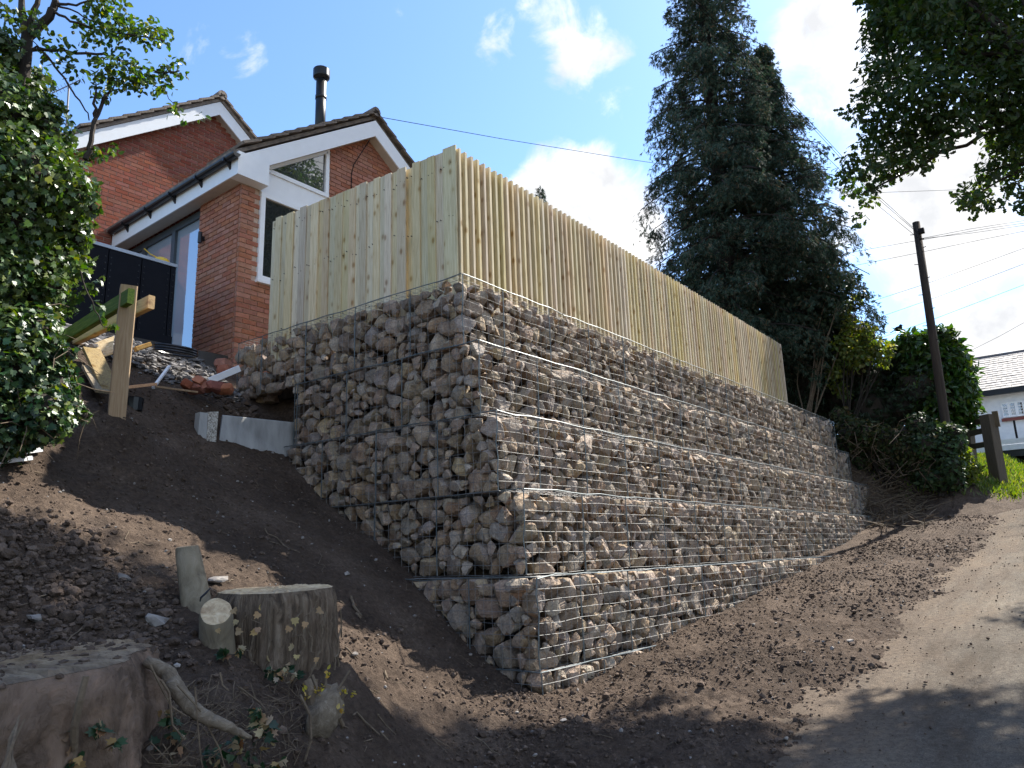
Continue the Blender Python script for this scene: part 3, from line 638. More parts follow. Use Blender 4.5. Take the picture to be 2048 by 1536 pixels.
while s < LR:
    t = random.uniform(-.006, .006)
    board('board', FC + dR * (s + .02) + nR * (.0 + t * .3), dR, nR, .036 + random.uniform(-.003, .005), .075, 2.45, FZ + random.uniform(-.005, .005), random.uniform(-.006, .006))
    board('board', FC + dR * (s + .072) - nR * (.050 + t * .4), dR, nR, .098, .022, 2.45, FZ - .035 + random.uniform(-.008, .008), 0)
    s += .1045 + random.uniform(-.003, .003); i += 1
s = -.02; i = 0; prev = 0
while s < LL - .02:
    w = .165 if i == 0 else random.uniform(.085, .125); off = [.016, .0][i % 2] + random.uniform(-.004, .004)
    if i in (5,) or s > LL - .30 and i % 2: off = -.045
    board('board', FC + dL * (s + w / 2) + nL * off, dL, nL, w + (.012 if off > -.03 else .10), .022, 2.42, FZ + (.03 if i == 0 else random.uniform(-.012, .008)), random.uniform(-.006, .006))
    s += w; i += 1
nb_ = MB(); s = -.02; i = 0
for s in np.arange(.03, LL - .05, .052):
    for z in (2.78, 3.52, 4.17):
        if random.random() < .35: continue
        c = FC + dL * (s + random.uniform(-.012, .012)) + nL * .030; z_ = z + random.uniform(-.06, .06); e = .0036
        nb_.add([(c[0] + dL[0] * e * a_ + nL[0] * t_, c[1] + dL[1] * e * a_ + nL[1] * t_, z_ + e * b_) for t_ in (-.02, 0) for a_, b_ in ((-1, -1), (1, -1), (1, 1), (-1, 1))], BOXF)
tag(nb_.build('nail_heads', MAT['gutter'], fence), kind='stuff')
rb = MB()
for z in (2.75, 3.5, 4.15):
    a = FC - nR * .10; b = FR - nR * .10; rb.beam((a[0] + .1, a[1], z), (b[0], b[1], z), .05, .08)
    a = FC - nL * .085; b = FL - nL * .085; rb.beam((a[0], a[1] + .1, z), (b[0], b[1], z), .05, .08)
rb.build('rail', MAT['fence'], fence)
for s in np.arange(.15, LR, 1.8): c = FC + dR * s - nR * .18; board('post', c, dR, nR, .1, .1, 2.0, FZ - .05)

# ------------------------------------------------------------------ houses
def brick_wall(root, wallpart, origin, du, nrm, ulen, zfun, z0, z1, matl, first, holes=None, flip=False, dist=lambda p: 0):
    """Real bricks standing proud of the mortar: the ones that show largest become parts, the rest one mesh."""
    bl, bh, g, prd, dep = .212, .062, .013, .004, .05
    du = np.asarray(du, float); nrm = np.asarray(nrm, float); origin = np.asarray(origin, float); items = []
    nrow = int((z1 - z0) / (bh + g)) + 1
    for r in range(nrow):
        z = z0 + r * (bh + g); u = -((bl + g) / 2 if r % 2 else 0)
        while u < ulen:
            a, b = max(u, 0), min(u + bl, ulen); u += bl + g
            if b - a < .03: continue
            if holes and holes((a + b) / 2, z + bh / 2): 
                continue
            if zfun and z + bh > zfun((a + b) / 2): continue
            items.append((a, b, z))
    items.sort(key=lambda t: dist(origin + du * t[0] + np.array([0, 0, t[2]])))
    rest = MB(); shared = {}
    for i, (a, b, z) in enumerate(items):
        c = origin + du * (a + b) / 2 + nrm * (prd - dep / 2) + np.array([0, 0, z + bh / 2 - origin[2] * 0])
        key = round(b - a, 3)
        if key not in shared:
            V = []
            for zz in (-bh / 2, bh / 2):
                for s_, t_ in ((-1, -1), (1, -1), (1, 1), (-1, 1)): v = du * s_ * (b - a) / 2 + nrm * t_ * dep / 2; V.append((v[0], v[1], zz))
            me = mesh_np('brick', np.array(V), BOXF); me.materials.append(matl); shared[key] = (me, np.array(V))
        jit = nrm * random.uniform(-.002, .002)
        if i < first:
            o = bpy.data.objects.new('brick', shared[key][0]); link(o); o.location = c + jit; put(o, wallpart)
        else: rest.add(shared[key][1] + c + jit, BOXF)
    if rest.n: tag(rest.build('brickwork', matl, wallpart), kind='stuff')
GYP = 9.18; YB = 12.9
ext = thing('brick_extension', (5.5, GYP, 2.6), "low red brick extension with white gable boards, glass doors and black stove flue", 'building')
wl = MB(); roofz = lambda x: 7.55 - .69 * abs(x - 7.86)
wl.box((5.51, GYP + .01, 2.3), (5.79, 10.33, 5.46)); wl.prism([(6.99, 2.3), (10.3, 2.3), (10.3, roofz(10.3) - .2), (7.86, 7.25), (6.99, roofz(6.99) - .25)], 1, GYP + .011, GYP + .25)
wl.box((5.80, GYP + .012, 2.3), (6.98, GYP + .25, 3.99))
wpart = wl.build('wall', MAT['mortar'], ext)
W0, W1 = (5.80, 6.98)
hole = lambda u, z: (5.78 < 5.5 + u < 7.0 and z > 3.98)
brick_wall(ext, wpart, (5.5, GYP, 0), (1, 0, 0), (0, -1, 0), 4.8, lambda u: roofz(5.5 + u) - .28 if u > .3 else 5.46, 2.36, 7.3, MAT['brick'], 150, hole, dist=lambda p: np.hypot(p[0] - 5.6, p[2] - 4.6) if p[0] < 7 else np.hypot(p[0] - 7.3, p[2] - 6.4) + 1)
brick_wall(ext, wpart, (5.5, GYP + .06, 0), (0, 1, 0), (-1, 0, 0), 1.08, None, 2.36, 5.44, MAT['brick'], 150, dist=lambda p: -p[2])
# roof
rf = MB(); oy = 8.98
for sgn in (-1, 1):
    xe_ = 7.86 + sgn * 2.66
    rf.prism([(7.86, 7.62), (xe_, 7.62 - .69 * 2.66), (xe_, 7.55 - .69 * 2.66), (7.86, 7.55)], 1, oy + .05, YB)
roofp = rf.build('roof', MAT['tile'], ext)
tl = MB(); tl.box((-.165, 0, -.02), (.165, .34, .02)); t0 = None
for sgn in (-1, 1):
    for j in range(11):
        a = j * .275; cx_ = 7.86 + sgn * (a + .12) * .823; cz_ = 7.66 - (a + .12) * .568
        for row in range(3):
            if t0 is None: o = tl.build('tile', MAT['tile'], roofp); t0 = o
            else: o = t0.copy(); link(o); o.parent = roofp; o.matrix_parent_inverse = Matrix.Identity(4)
            o.location = (cx_, oy - .03 + row * .33, cz_ + .012); o.rotation_euler = (0, sgn * (math.atan(.69) - .09), 0)
rd = MB(); rd.tube([(7.86, oy - .03, 7.665), (7.86, YB, 7.665)], .09, 10); rd.build('ridge_tile', MAT['tile'], roofp)
bb = MB()
for sgn in (-1, 1):
    x1_ = 7.86 + sgn * 2.5
    bb.prism([(7.86, 7.50), (x1_, 7.50 - .69 * 2.5), (x1_, 7.20 - .69 * 2.5), (7.86, 7.20)], 1, oy, oy + .025)
bb.box((5.293, oy - .012, 5.44), (5.80, GYP - .004, 5.80)); bb.build('bargeboard', MAT['white'], ext)
fs = MB(); fs.box((5.30, oy, 5.45), (5.322, YB - .02, 5.70)); fs.build('fascia', MAT['white'], ext)
sf = MB(); sf.box((5.324, oy + .03, 5.455), (5.52, YB - .02, 5.468))
for sgn in (-1, 1):
    x1_ = 7.86 + sgn * 2.3; sf.prism([(7.86, 7.23), (x1_, 7.23 - .69 * 2.3), (x1_, 7.215 - .69 * 2.3), (7.86, 7.215)], 1, oy + .027, GYP + .02)
sf.build('soffit', MAT['soffit'], ext)
gt = MB()
for dx, dz in ((0, 0),):
    pts = [(5.235 + .06 * math.cos(t), 5.72 + .06 * math.sin(t)) for t in np.linspace(math.pi, 2 * math.pi, 9)]
    pin = [(5.235 + .052 * math.cos(t), 5.72 + .052 * math.sin(t)) for t in np.linspace(2 * math.pi, math.pi, 9)]
    for i in range(8): gt.prism([pts[i], pts[i + 1], pin[7 - i], pin[8 - i]], 1, oy - .06, YB - .1)
    gt.prism(pts, 1, oy - .065, oy - .061)
gut = gt.build('gutter', MAT['gutter'], ext)
for y in np.arange(9.15, 12.8, .78):
    bk = MB(); bk.prism([(5.17, 5.72), (5.165, 5.66), (5.235, 5.645), (5.30, 5.56), (5.30, 5.70)], 1, y, y + .035); bk.build('gutter_bracket', MAT['gutter'], gut)
# gable windows
def frame_rect(root, name, x0, x1, z0, z1, y, fw, fd, mf, mg, mull=()):
    m = MB(); m.box((x0, y - fd, z0), (x1, y, z0 + fw)); m.box((x0, y - fd, z1 - fw), (x1, y, z1)); m.box((x0, y - fd + .002, z0 + fw), (x0 + fw, y - .002, z1 - fw)); m.box((x1 - fw, y - fd + .002, z0 + fw), (x1, y - .002, z1 - fw))
    for u in mull: m.box((u - fw / 2, y - fd + .003, z0 + fw), (u + fw / 2, y - .003, z1 - fw))
    w = m.build(name, mf, root); g = MB(); g.box((x0 + fw, y - fd / 2, z0 + fw), (x1 - fw, y - fd / 2 + .012, z1 - fw)); g.build('pane', mg, w); return w
frame_rect(ext, 'window', 5.80, 7.0, 4.03, 5.42, GYP + .03, .075, .07, MAT['white'], MAT['wglass'])
ms = MB(); ms.box((5.78, GYP - .07, 3.985), (7.0, GYP + .1, 4.027)); ms.build('window_sill', MAT['white'], ext)
mp_ = MB(); mp_.box((5.795, GYP - .015, 5.424), (7.0, GYP + .05, 5.765)); mp_.build('spandrel_panel', MAT['white'], ext)
tw = MB(); A = np.array
def strip(a, b, w): tw.beam((a[0], GYP - .005, a[1]), (b[0], GYP - .005, b[1]), .07, w, up=(0, 0, 1))
strip((5.80, 5.80), (7.02, 5.80), .065); strip((6.985, 5.83), (6.985, 6.62), .065) if False else tw.box((6.955, GYP - .04, 5.834), (7.02, GYP + .03, 6.72)); strip((5.80, 5.80), (6.955, 6.60), .11)
trw = tw.build('window', MAT['white'], ext); g = MB(); g.prism([(5.9, 5.83), (6.955, 5.83), (6.955, 6.56)], 1, GYP + .0, GYP + .012); g.build('pane', MAT['wglass'], trw)
# glass doors on the long side
dw = MB(); y0d, y1d = 10.345, YB - .03
dw.box((5.56, y0d, 5.33), (5.64, y1d, 5.448)); dw.box((5.565, y0d, 2.86), (5.635, y0d + .07, 5.33))
for y in (11.22, 12.22): dw.box((5.55, y - .055, 2.86), (5.635, y + .055, 5.33))
dw.box((5.565, y0d, 2.84), (5.635, y1d, 2.93)); dpart = dw.build('sliding_door', MAT['anthracite'], ext)
for a, b in ((y0d + .07, 11.165), (11.275, 12.165), (12.275, y1d)):
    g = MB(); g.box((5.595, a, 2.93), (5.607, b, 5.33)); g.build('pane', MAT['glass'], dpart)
lg = MB(); lg.tube([(5.435, 10.16, 4.78), (5.435, 10.16, 4.95)], .032, 10); lg.box((5.44, 10.135, 4.83), (5.50, 10.185, 4.89)); lg.build('wall_light', MAT['black'], ext)
# flue
fp = aty(640, 262, 10.2); fx_, fz_ = float(fp[0]), float(fp[2]); ft = float(aty(640, 137, 10.2)[2])
fl = MB(); fl.tube([(fx_, 10.2, 7.3), (fx_, 10.2, ft - .18)], .095, 16); fl.tube([(fx_, 10.2, ft - .63), (fx_, 10.2, ft - .56)], .103, 16)
flue = fl.build('flue', MAT['flue'], ext, True)
cp = MB(); cp.tube([(fx_, 10.2, ft - .22), (fx_, 10.2, ft - .18), (fx_, 10.2, ft - .16), (fx_, 10.2, ft - .02), (fx_, 10.2, ft)], [.10, .15, .155, .155, .13], 16); cp.build('flue_cap', MAT['flue'], flue)
fb = MB(); fb.tube([(fx_, 10.2, 7.45), (fx_, 10.2, 7.62), (fx_, 10.2, 7.75)], [.2, .17, .10], 16); fb.build('flue_collar', MAT['flue'], flue)
vs = MB(); vs.tube([(7.5, GYP - .012, 4.5), (7.5, GYP - .012, 6.4), (7.55, GYP - .012, 6.6), (7.78, GYP - .15, 7.12)], .008, 5); vs.build('cable', MAT['cable'], ext)

hs = thing('brick_house', (7, YB, 2.5), "taller dark red brick house gable behind the extension with white bargeboards", 'building')
AX, AZ, SL = 7.05, 9.02, .74
hw = MB(); hw.prism([(4.5, 2.3), (11.9, 2.3), (11.9, AZ - SL * 4.85), (AX, AZ - .03), (4.5, AZ - .03 - SL * 2.55)], 1, YB + .007, 20)
hwall = hw.build('wall', MAT['mortar'], hs)
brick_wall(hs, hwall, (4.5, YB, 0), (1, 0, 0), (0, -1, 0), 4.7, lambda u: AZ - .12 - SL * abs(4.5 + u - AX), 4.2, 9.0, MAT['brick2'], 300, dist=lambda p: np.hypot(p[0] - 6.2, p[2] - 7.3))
hr = MB()
for sgn in (-1, 1):
    hx_ = 5.2 if sgn > 0 else 2.85; xe_ = AX + sgn * hx_; hr.prism([(AX, AZ + .17), (xe_, AZ + .17 - SL * hx_), (xe_, AZ + .10 - SL * hx_), (AX, AZ + .10)], 1, YB - .2, 20.2)
hroof = hr.build('roof', MAT['tile'], hs); t1 = None
ang = math.atan(SL)
for sgn in (-1, 1):
    for j in range(20 if sgn > 0 else 11):
        a = j * .285; 
        for row in range(2):
            o = t0.copy(); link(o); o.parent = hroof; o.matrix_parent_inverse = Matrix.Identity(4)
            o.location = (AX + sgn * (a + .12) * math.cos(ang), YB - .26 + row * .33, AZ + .21 - (a + .12) * math.sin(ang)); o.rotation_euler = (0, sgn * (ang - .09), 0)
rd = MB(); rd.tube([(AX, YB - .26, AZ + .21), (AX, 20, AZ + .21)], .10, 10); rd.build('ridge_tile', MAT['tile'], hroof)
bb = MB()
for sgn in (-1, 1):
    hx_ = 5.1 if sgn > 0 else 2.8; x1_ = AX + sgn * hx_; bb.prism([(AX, AZ + .09), (x1_, AZ + .09 - SL * hx_), (x1_, AZ - .20 - SL * hx_), (AX, AZ - .20)], 1, YB - .18, YB - .155)
bb.build('bargeboard', MAT['white'], hs)
sf = MB()
for sgn in (-1, 1):
    hx_ = 5.0 if sgn > 0 else 2.75; x1_ = AX + sgn * hx_; sf.prism([(AX, AZ - .13), (x1_, AZ - .13 - SL * hx_), (x1_, AZ - .145 - SL * hx_), (AX, AZ - .145)], 1, YB - .153, YB + .02)
sf.build('soffit', MAT['soffit'], hs)
# television aerial on the roof behind the ivy
ar = P(139, 250, 14.2); at_ = P(138, 168, 14.2)
an = thing('television_aerial', ar, "thin television aerial on a mast showing through the gap in the ivy tree", 'aerial')
m = MB(); m.tube([ar - np.array([0, 0, 1.2]), at_], .016, 6); m.build('mast', MAT['palecable'], an)
m = MB(); a, b = P(105, 186, 14.2), P(160, 160, 14.0); m.tube([a, b], .010, 5)
for t in np.linspace(0, 1, 9): c = a * (1 - t) + b * t; m.tube([c + np.array([.0, .12, .12]), c - np.array([0, .12, .12])], .005, 4)
m.build('boom', MAT['palecable'], an)

# terrace and what stands on it
m = MB(); m.box((-6, 9.30, 2.2), (5.49, YB, 2.85)); tag(m.build('terrace', MAT['slabc']), kind='structure')
enc = thing('panel_enclosure', (3.6, 9.36, 2.86), "charcoal riveted panel enclosure with a pale metal top trim in front of the glass doors", 'enclosure')
yF = 9.35; xa, xb = 1.9, float(aty(347, 620, yF)[0]); zt_ = float(aty(349, 528, yF)[2])
edges = [xa, float(aty(150, 560, yF)[0]), float(aty(213, 560, yF)[0]), float(aty(281, 560, yF)[0]), float(aty(340, 560, yF)[0]), xb]
for a, b in zip(edges[:-1], edges[1:]):
    m = MB(); m.box((a + .006, yF, 2.88), (b - .006, yF + .03, zt_ - .045)); pn = m.build('panel', MAT['panel'], enc)
    m = MB()
    for xx in (a + .035, b - .035):
        for z in np.arange(2.98, zt_ - .1, .085): m.tube([(xx, yF - .006, z), (xx, yF, z)], .008, 6)
    m.build('rivets', MAT['black'], pn)
m = MB(); m.box((xa, yF + .031, 2.86), (xb, yF + .1, zt_ - .05)); m.box((xb - .06, yF + .1, 2.86), (xb, yF + 1.5, zt_ - .05)); m.build('frame', MAT['panel'], enc)
m = MB(); m.box((xa, yF - .012, zt_ - .043), (xb + .01, yF + .09, zt_)); m.box((xb - .06, yF + .09, zt_ - .043), (xb + .01, yF + 1.5, zt_)); m.build('top_trim', MAT['alu'], enc)
m = MB(); m.box((xa, yF - .008, 2.855), (xb + .004, yF + .0, 2.97)); m.build('plinth', MAT['panel'], enc)
yc = 9.75; lp = thing('work_lamp', aty(322, 525, yc), "small yellow domed lamp with a thin arm showing above the charcoal panels", 'lamp')
c = aty(322, 524, yc); m = MB(); m.tube([c + np.array([0, 0, t]) for t in (-.09, -.02, .03, .055, .065)], [.13, .125, .1, .06, .02], 12); m.build('dome', MAT['yellow'], lp, True)
m = MB(); m.tube([c + np.array([0, 0, .04]), aty(300, 508, yc), aty(288, 497, yc)], .008, 5); m.build('arm', MAT['yellow'], lp)
m = MB(); m.tube([(c[0], c[1], zt_ - .5), (c[0], c[1], c[2] - .08)], .02, 6); m.build('stand', MAT['yellow'], lp)

# ------------------------------------------------------------------ things on the bank
# post with two rails
pb = P(234, 815, 7.0); pb[2] = float(terrain(pb[0], pb[1])); pt = P(240, 582, 7.0)
rail = thing('timber_rail_fence', pb, "square timber post carrying a mossy rail and an orange rail above the soil bank", 'fence')
w = .135
m = MB(); m.beam((pb[0], pb[1], pb[2] - .3), (pb[0] + .02, pb[1] + .02, pt[2] + .05), w, w, up=(.35, .93, 0), bev=.008); m.build('post', MAT['post'], rail)
def railpts(pxa, pya, pxb, pyb, r):
    b = P(pxb, pyb, r); a = atz(pxa, pya, b[2]); return a, b
a, b = railpts(140, 668, 262, 592, 6.82); a2 = b + (a - b) * 1.6; m = MB(); m.beam(a2, b, .055, .135, bev=.006); m.build('rail', MAT['moss'], rail)['label'] = 'green mossy upper rail'
a, b = railpts(165, 672, 303, 604, 7.14); a2 = b + (a - b) * 1.8; m = MB(); m.beam(a2, b, .06, .125, bev=.006); m.build('rail', MAT['orange'], rail)['label'] = 'clean orange rail behind the post'
c2 = railpts(175, 672, 225, 650, 7.1)
# pot beside the post, boards, bricks and rubble on the upper bank
pp = ground_hit(268, 812); m = MB(); m.tube([pp + np.array([0, 0, t]) for t in (-.05, .07, .08, .05)], [.075, .085, .07, .06], 12); tag(m.build('drain_pot', MAT['black']), "short black plastic pipe end standing at the foot of the timber post", 'pipe')
def up(p, h): return np.asarray(p) + np.array([0, 0, h])
def stick(name, px0, py0, px1, py1, w, h, matl, label, cat, r=None, lift=.03, group=None):
    a, b = (ground_hit(px0, py0), ground_hit(px1, py1)) if r is None else (P(px0, py0, r[0]), P(px1, py1, r[1]))
    m = MB(); m.beam(up(a, lift), up(b, lift), w, h, bev=min(w, h) * .1); return tag(m.build(name, matl), label, cat, group)
stick('white_batten', 417, 768, 478, 742, .035, .075, MAT['plastic'], "pale wooden batten leaning out of the broken bricks beside the gabion end", 'batten', r=(8.75, 8.95))
stick('thin_batten', 306, 781, 338, 738, .03, .025, MAT['plastic'], "thin pale batten lying on the rubble in front of the terrace", 'batten', r=(8.3, 8.8))
stick('timber_offcut', 250, 781, 312, 774, .025, .03, MAT['orange'], "orange timber strip lying on the soil right of the post", 'offcut', r=(8.0, 8.3))
stick('timber_strip', 310, 779, 395, 790, .02, .02, MAT['plank'], "long thin timber strip at the top of the soil slope", 'offcut', r=(8.2, 8.3))
stick('plank', 182, 705, 222, 790, .16, .04, MAT['plank'], "thick old plank leaning down beside the ivy left of the post", 'plank', r=(8.3, 7.5))
stick('plank', 176, 740, 205, 790, .12, .03, MAT['plank'], "thinner plank half hidden under the thick old plank", 'plank', r=(8.0, 7.45))
stick('timber_offcut', 270, 704, 300, 694, .08, .05, MAT['orange'], "short timber offcut on the ground against the terrace edge", 'offcut', r=(9.1, 9.15))
q4 = [P(176, 690, 9.0), P(228, 672, 9.1), P(226, 705, 8.7), P(184, 718, 8.6)]
m = MB(); m.add([*q4, *[up(v, -.018) for v in q4]], [[0, 1, 2, 3], [7, 6, 5, 4], [0, 3, 7, 4], [1, 0, 4, 5], [2, 1, 5, 6], [3, 2, 6, 7]]); tag(m.build('chipboard_sheet', MAT['osb']), "pale chipboard sheet lying tilted behind the timber post", 'board')
m = MB(); c = P(352, 703, 9.1)
for k in range(3): m.tube([c + np.array([.24 * math.cos(t), .15 * math.sin(t), -.02 + .03 * k + .02 * math.sin(t)]) for t in np.linspace(0, 6.2, 28)], .016, 6)
tag(m.build('pipe_coil', MAT['black']), "coil of black plastic pipe lying against the terrace edge", 'pipe coil')
bpos = [(372, 770, "smaller dark broken brick at the left of the brick heap", .1), (392, 776, "dark upright broken brick in the heap by the gabion end", .11), (410, 772, "bright red broken brick in the middle of the heap", .11), (398, 760, "pale topped broken brick at the top of the heap", .1), (430, 775, "brown broken brick right of the bright red one", .12), (450, 778, "orange red broken brick next to the gabion end", .1), (452, 742, "whole brick lying at the back beside the gabion mesh", .12), (448, 728, "broken brick resting under the terrace corner", .11)]
for px, py, lab, s_ in bpos:
    c = P(px, py, 8.75 if py > 750 else 9.0); c[2] = max(c[2], float(terrain(c[0], c[1])) + .02); U, Fc = ICO2
    ax = rng.uniform(-1, 1, 3); 
    V = U * 1.0; V = np.sign(V) * np.abs(V) ** .42; V *= np.array([s_ * .95, s_ * .62, s_ * .5]); V *= (1 + rng.uniform(-.04, .04, (len(V), 1)))
    cutn = rng.normal(size=3); cutn /= np.linalg.norm(cutn); dd = V @ cutn; V -= np.outer(np.clip(dd - s_ * .45, 0, None), cutn)
    Rm = np.array(Matrix.Rotation(random.uniform(0, 3), 3, 'Z') @ Matrix.Rotation(random.uniform(-.6, .6), 3, 'X'))
    o = obj('broken_brick', V @ Rm.T + c, Fc, MAT['brick2'] if 'dark' in lab or 'brown' in lab else MAT['brick']); tag(o, lab, 'brick', 'broken bricks beside the gabion end')
n = 3400; x = rng.uniform(2.4, 5.05, n); y = 7.95 + 1.33 * rng.random(n) ** .7; pts = np.column_stack([x, y, terrain(x, y)]); scatter_lumps('rubble', pts, np.exp(rng.normal(-3.5, .45, n)).clip(.01, .075), MAT['rubble'], squash=(.25, .6))
n = 160; x = rng.uniform(4.6, 5.1, n); y = rng.uniform(7.4, 8.3, n); pts = np.column_stack([x, y, terrain(x, y)]); scatter_lumps('rubble', pts, np.exp(rng.normal(-3.6, .5, n)).clip(.01, .07), MAT['clod'])
# concrete pieces at the end of the third tier
pn = [aty(446, 830, 7.22), aty(600, 846, 7.3), aty(598, 925, 7.3), aty(436, 898, 7.16)]; pn = [np.array(v, float) for v in pn]
bk = np.array([.02, .055, .012]); m = MB(); m.add([*pn, *[v + bk for v in pn]], [[0, 1, 2, 3], [7, 6, 5, 4], [0, 3, 7, 4], [1, 0, 4, 5], [2, 1, 5, 6], [3, 2, 6, 7]])
o = m.build('concrete_panel', MAT['concrete']); bv = o.modifiers.new('bevel', 'BEVEL'); bv.width = .008; bv.segments = 2; tag(o, "flat grey concrete panel wedged in the soil against the gabion", 'concrete panel')
kb = thing('concrete_kerb', aty(415, 880, 7.15), "short upright concrete kerb with a speckled face left of the flat panel", 'kerb')
lo_ = [aty(400, 824, 7.12), aty(416, 826, 7.1), aty(413, 884, 7.08), aty(396, 872, 7.12)]; dp = np.array([.0, .09, 0])
m = MB(); m.add([*lo_, *[v + dp for v in lo_]], [[0, 1, 2, 3], [7, 6, 5, 4], [0, 3, 7, 4], [1, 0, 4, 5], [2, 1, 5, 6], [3, 2, 6, 7]]); m.build('smooth_face', MAT['concrete'], kb)
lo_ = [aty(417, 824, 7.09), aty(437, 823, 7.12), aty(432, 884, 7.10), aty(414, 882, 7.07)]
m = MB(); m.add([*lo_, *[v + dp for v in lo_]], [[0, 1, 2, 3], [7, 6, 5, 4], [0, 3, 7, 4], [1, 0, 4, 5], [2, 1, 5, 6], [3, 2, 6, 7]]); m.build('speckled_face', MAT['aggregate'], kb)
stick('plastic_strip', -30, 924, 78, 911, .05, .03, MAT['plastic'], "upper of two white plastic strips lying at the edge of the soil", 'plastic strip', group='white plastic strips')
stick('plastic_strip', -30, 936, 58, 926, .05, .03, MAT['plastic'], "lower shorter white plastic strip lying on the soil", 'plastic strip', group='white plastic strips')

# stumps
def stump(root, name, base, top, r0, r1, matl, flute=.06, flare=1.0, n=40, rings=14, skirt=1.25, tilt=(0, 0), seed=1, capmat=None, relief=.03):
    sd = np.random.default_rng(seed); ph = sd.uniform(0, 6.28, 8); base = np.asarray(base, float); top = np.asarray(top, float); V = []; tt = np.linspace(0, 1, rings)
    th = np.linspace(0, 2 * math.pi, n, endpoint=False)
    for t in tt:
        c = base * (1 - t) + top * t; rr = r0 * (1 - t) + r1 * t; fl = 1 + (skirt - 1) * (1 - t) ** 3
        lob = 1 + flute * (np.sin(3 * th + ph[0]) * .6 + np.sin(5 * th + ph[1]) * .5 + np.sin(9 * th + ph[2]) * .25) * (1 + flare * (1 - t) ** 2) + sd.normal(0, .006, n)
        rim_ = 1 - .07 * max(0., (t - .90) / .10) ** 2; R_ = rr * fl * lob * rim_ * (1 + relief * (fbm(np.cos(th) * 3 + 11, np.sin(th) * 3 + t * 5 * (top[2] - base[2]), 1.6, 4, seed) + .6 * np.abs(fbm(np.cos(th) * 6, np.sin(th) * 6 + t * 1.5, 2.2, 3, seed + 3.)))); z = c[2] + (tilt[0] * np.cos(th) + tilt[1] * np.sin(th)) * R_ * t
        V.append(np.stack([c[0] + R_ * np.cos(th), c[1] + R_ * np.sin(th), z], 1))
    V = np.vstack(V); Fs = [[i * n + j, i * n + (j + 1) % n, (i + 1) * n + (j + 1) % n, (i + 1) * n + j] for i in range(rings - 1) for j in range(n)]
    obj(name, V, Fs, matl, root, smooth=True)
    rim = V[-n:]; c = rim.mean(0); ins = []
    for f in (1.0, .93, .6, .3): ins.append(c + (rim - c) * f * (1 if f < 1 else .999) + np.array([0, 0, .004 if f < 1 else .001]) + np.column_stack([np.zeros((n, 2)), sd.normal(0, .010 * r1 if f < 1 else 0, n)]))
    Vc = np.vstack(ins + [c[None] + np.array([[0, 0, .006]])]); Fc = [[i * n + j, i * n + (j + 1) % n, (i + 1) * n + (j + 1) % n, (i + 1) * n + j] for i in range(3) for j in range(n)] + [[3 * n + j, 3 * n + (j + 1) % n, 4 * n] for j in range(n)]
    obj('cut_face', Vc, Fc, capmat or MAT['cut'], root)
ct = P(-45, 1338, 3.58); cb = ct.copy(); cb[2] = -1.5
big = thing('giant_stump', cb, "huge cut stump with scarred reddish bark filling the lower left corner", 'tree stump')
stump(big, 'bark', cb, (ct[0], ct[1], ct[2]), .70, .63, MAT['barkred'], .07, .8, 220, 70, 1.2, (.05, -.01), 3, MAT['dirtycut'], .05)
a_ = rng.uniform(0, 6.28, 900); r_ = .62 * np.sqrt(rng.random(900)); pts = np.column_stack([ct[0] + r_ * np.cos(a_), ct[1] + r_ * np.sin(a_), ct[2] + .05 * r_ * np.cos(a_)]); keep = rng.random(900) < .35 + .75 * (np.sin(a_) > 0); scatter_lumps('soil_crumbs', pts[keep], np.exp(rng.normal(-4.6, .5, keep.sum())).clip(.004, .03), MAT['clod'])
m = MB(); rpt = [P(292, 1322, 3.42), P(335, 1345, 3.40), P(352, 1375, 3.36), P(380, 1415, 3.32), P(420, 1440, 3.28), P(455, 1452, 3.26), P(500, 1475, 3.3)]
rs = [.020, .030, .032, .028, .025, .02, .008]
tpt = np.array(rpt); t_ = np.linspace(0, len(tpt) - 1, 40); cs_ = np.stack([np.interp(t_, range(len(tpt)), tpt[:, i]) for i in range(3)], 1); cs_[1:-1] = (cs_[:-2] + cs_[1:-1] + cs_[2:]) / 3
m.tube(cs_ + rng.normal(0, .0015, cs_.shape), np.interp(t_, range(len(rs)), rs), 9); m.build('root', MAT['root'], big, True)
s2t = P(552, 1179, 4.75); s2b = s2t.copy(); s2b[2] = -.95
st2 = thing('wide_stump', s2b, "wide fluted grey stump with a pale cut top and dry ivy stems on its bark", 'tree stump')
stump(st2, 'bark', s2b, s2t, .36, .335, MAT['barkbrown'], .07, .6, 150, 40, 1.12, (.03, .02), 8, None, .07)
iv = MB(); sd = np.random.default_rng(4)
for k in range(11):
    a0 = math.radians(sd.uniform(165, 300)); pts = []
    a_ = a0
    for t in np.linspace(0, 1, 12): a_ += sd.normal(0, .05); rr = .375 + .01; pts.append((s2b[0] + rr * math.cos(a_), s2b[1] + rr * math.sin(a_), s2b[2] + .25 + t * sd.uniform(.35, .52) / 1 * 1.0))
    iv.tube(pts, np.linspace(.007, .003, 12), 5)
iv.build('ivy_stem', MAT['twig'], st2)
lb, ltp = P(408, 1232, 4.72), P(374, 1094, 4.9); lb[2] -= .12
lg_ = thing('leaning_stub', lb, "slim leaning cut trunk with a saw slit standing behind the small round stub", 'tree stump')
stump(lg_, 'bark', lb, ltp, .088, .066, MAT['barkgrey'], .03, .3, 26, 12, 1.15, (.1, -.05), 5)
m = MB(); q_ = [P(390 + 10 + 0, 1203, 4.66), P(402, 1195, 4.655), P(412, 1186, 4.66), P(421, 1176, 4.67)]; m.tube(q_, [.003, .006, .006, .003], 5); m.build('saw_slit', MAT['black'], lg_)
b3 = P(437, 1262, 4.45); b3[2] -= .12; t3 = P(432, 1223, 4.4)
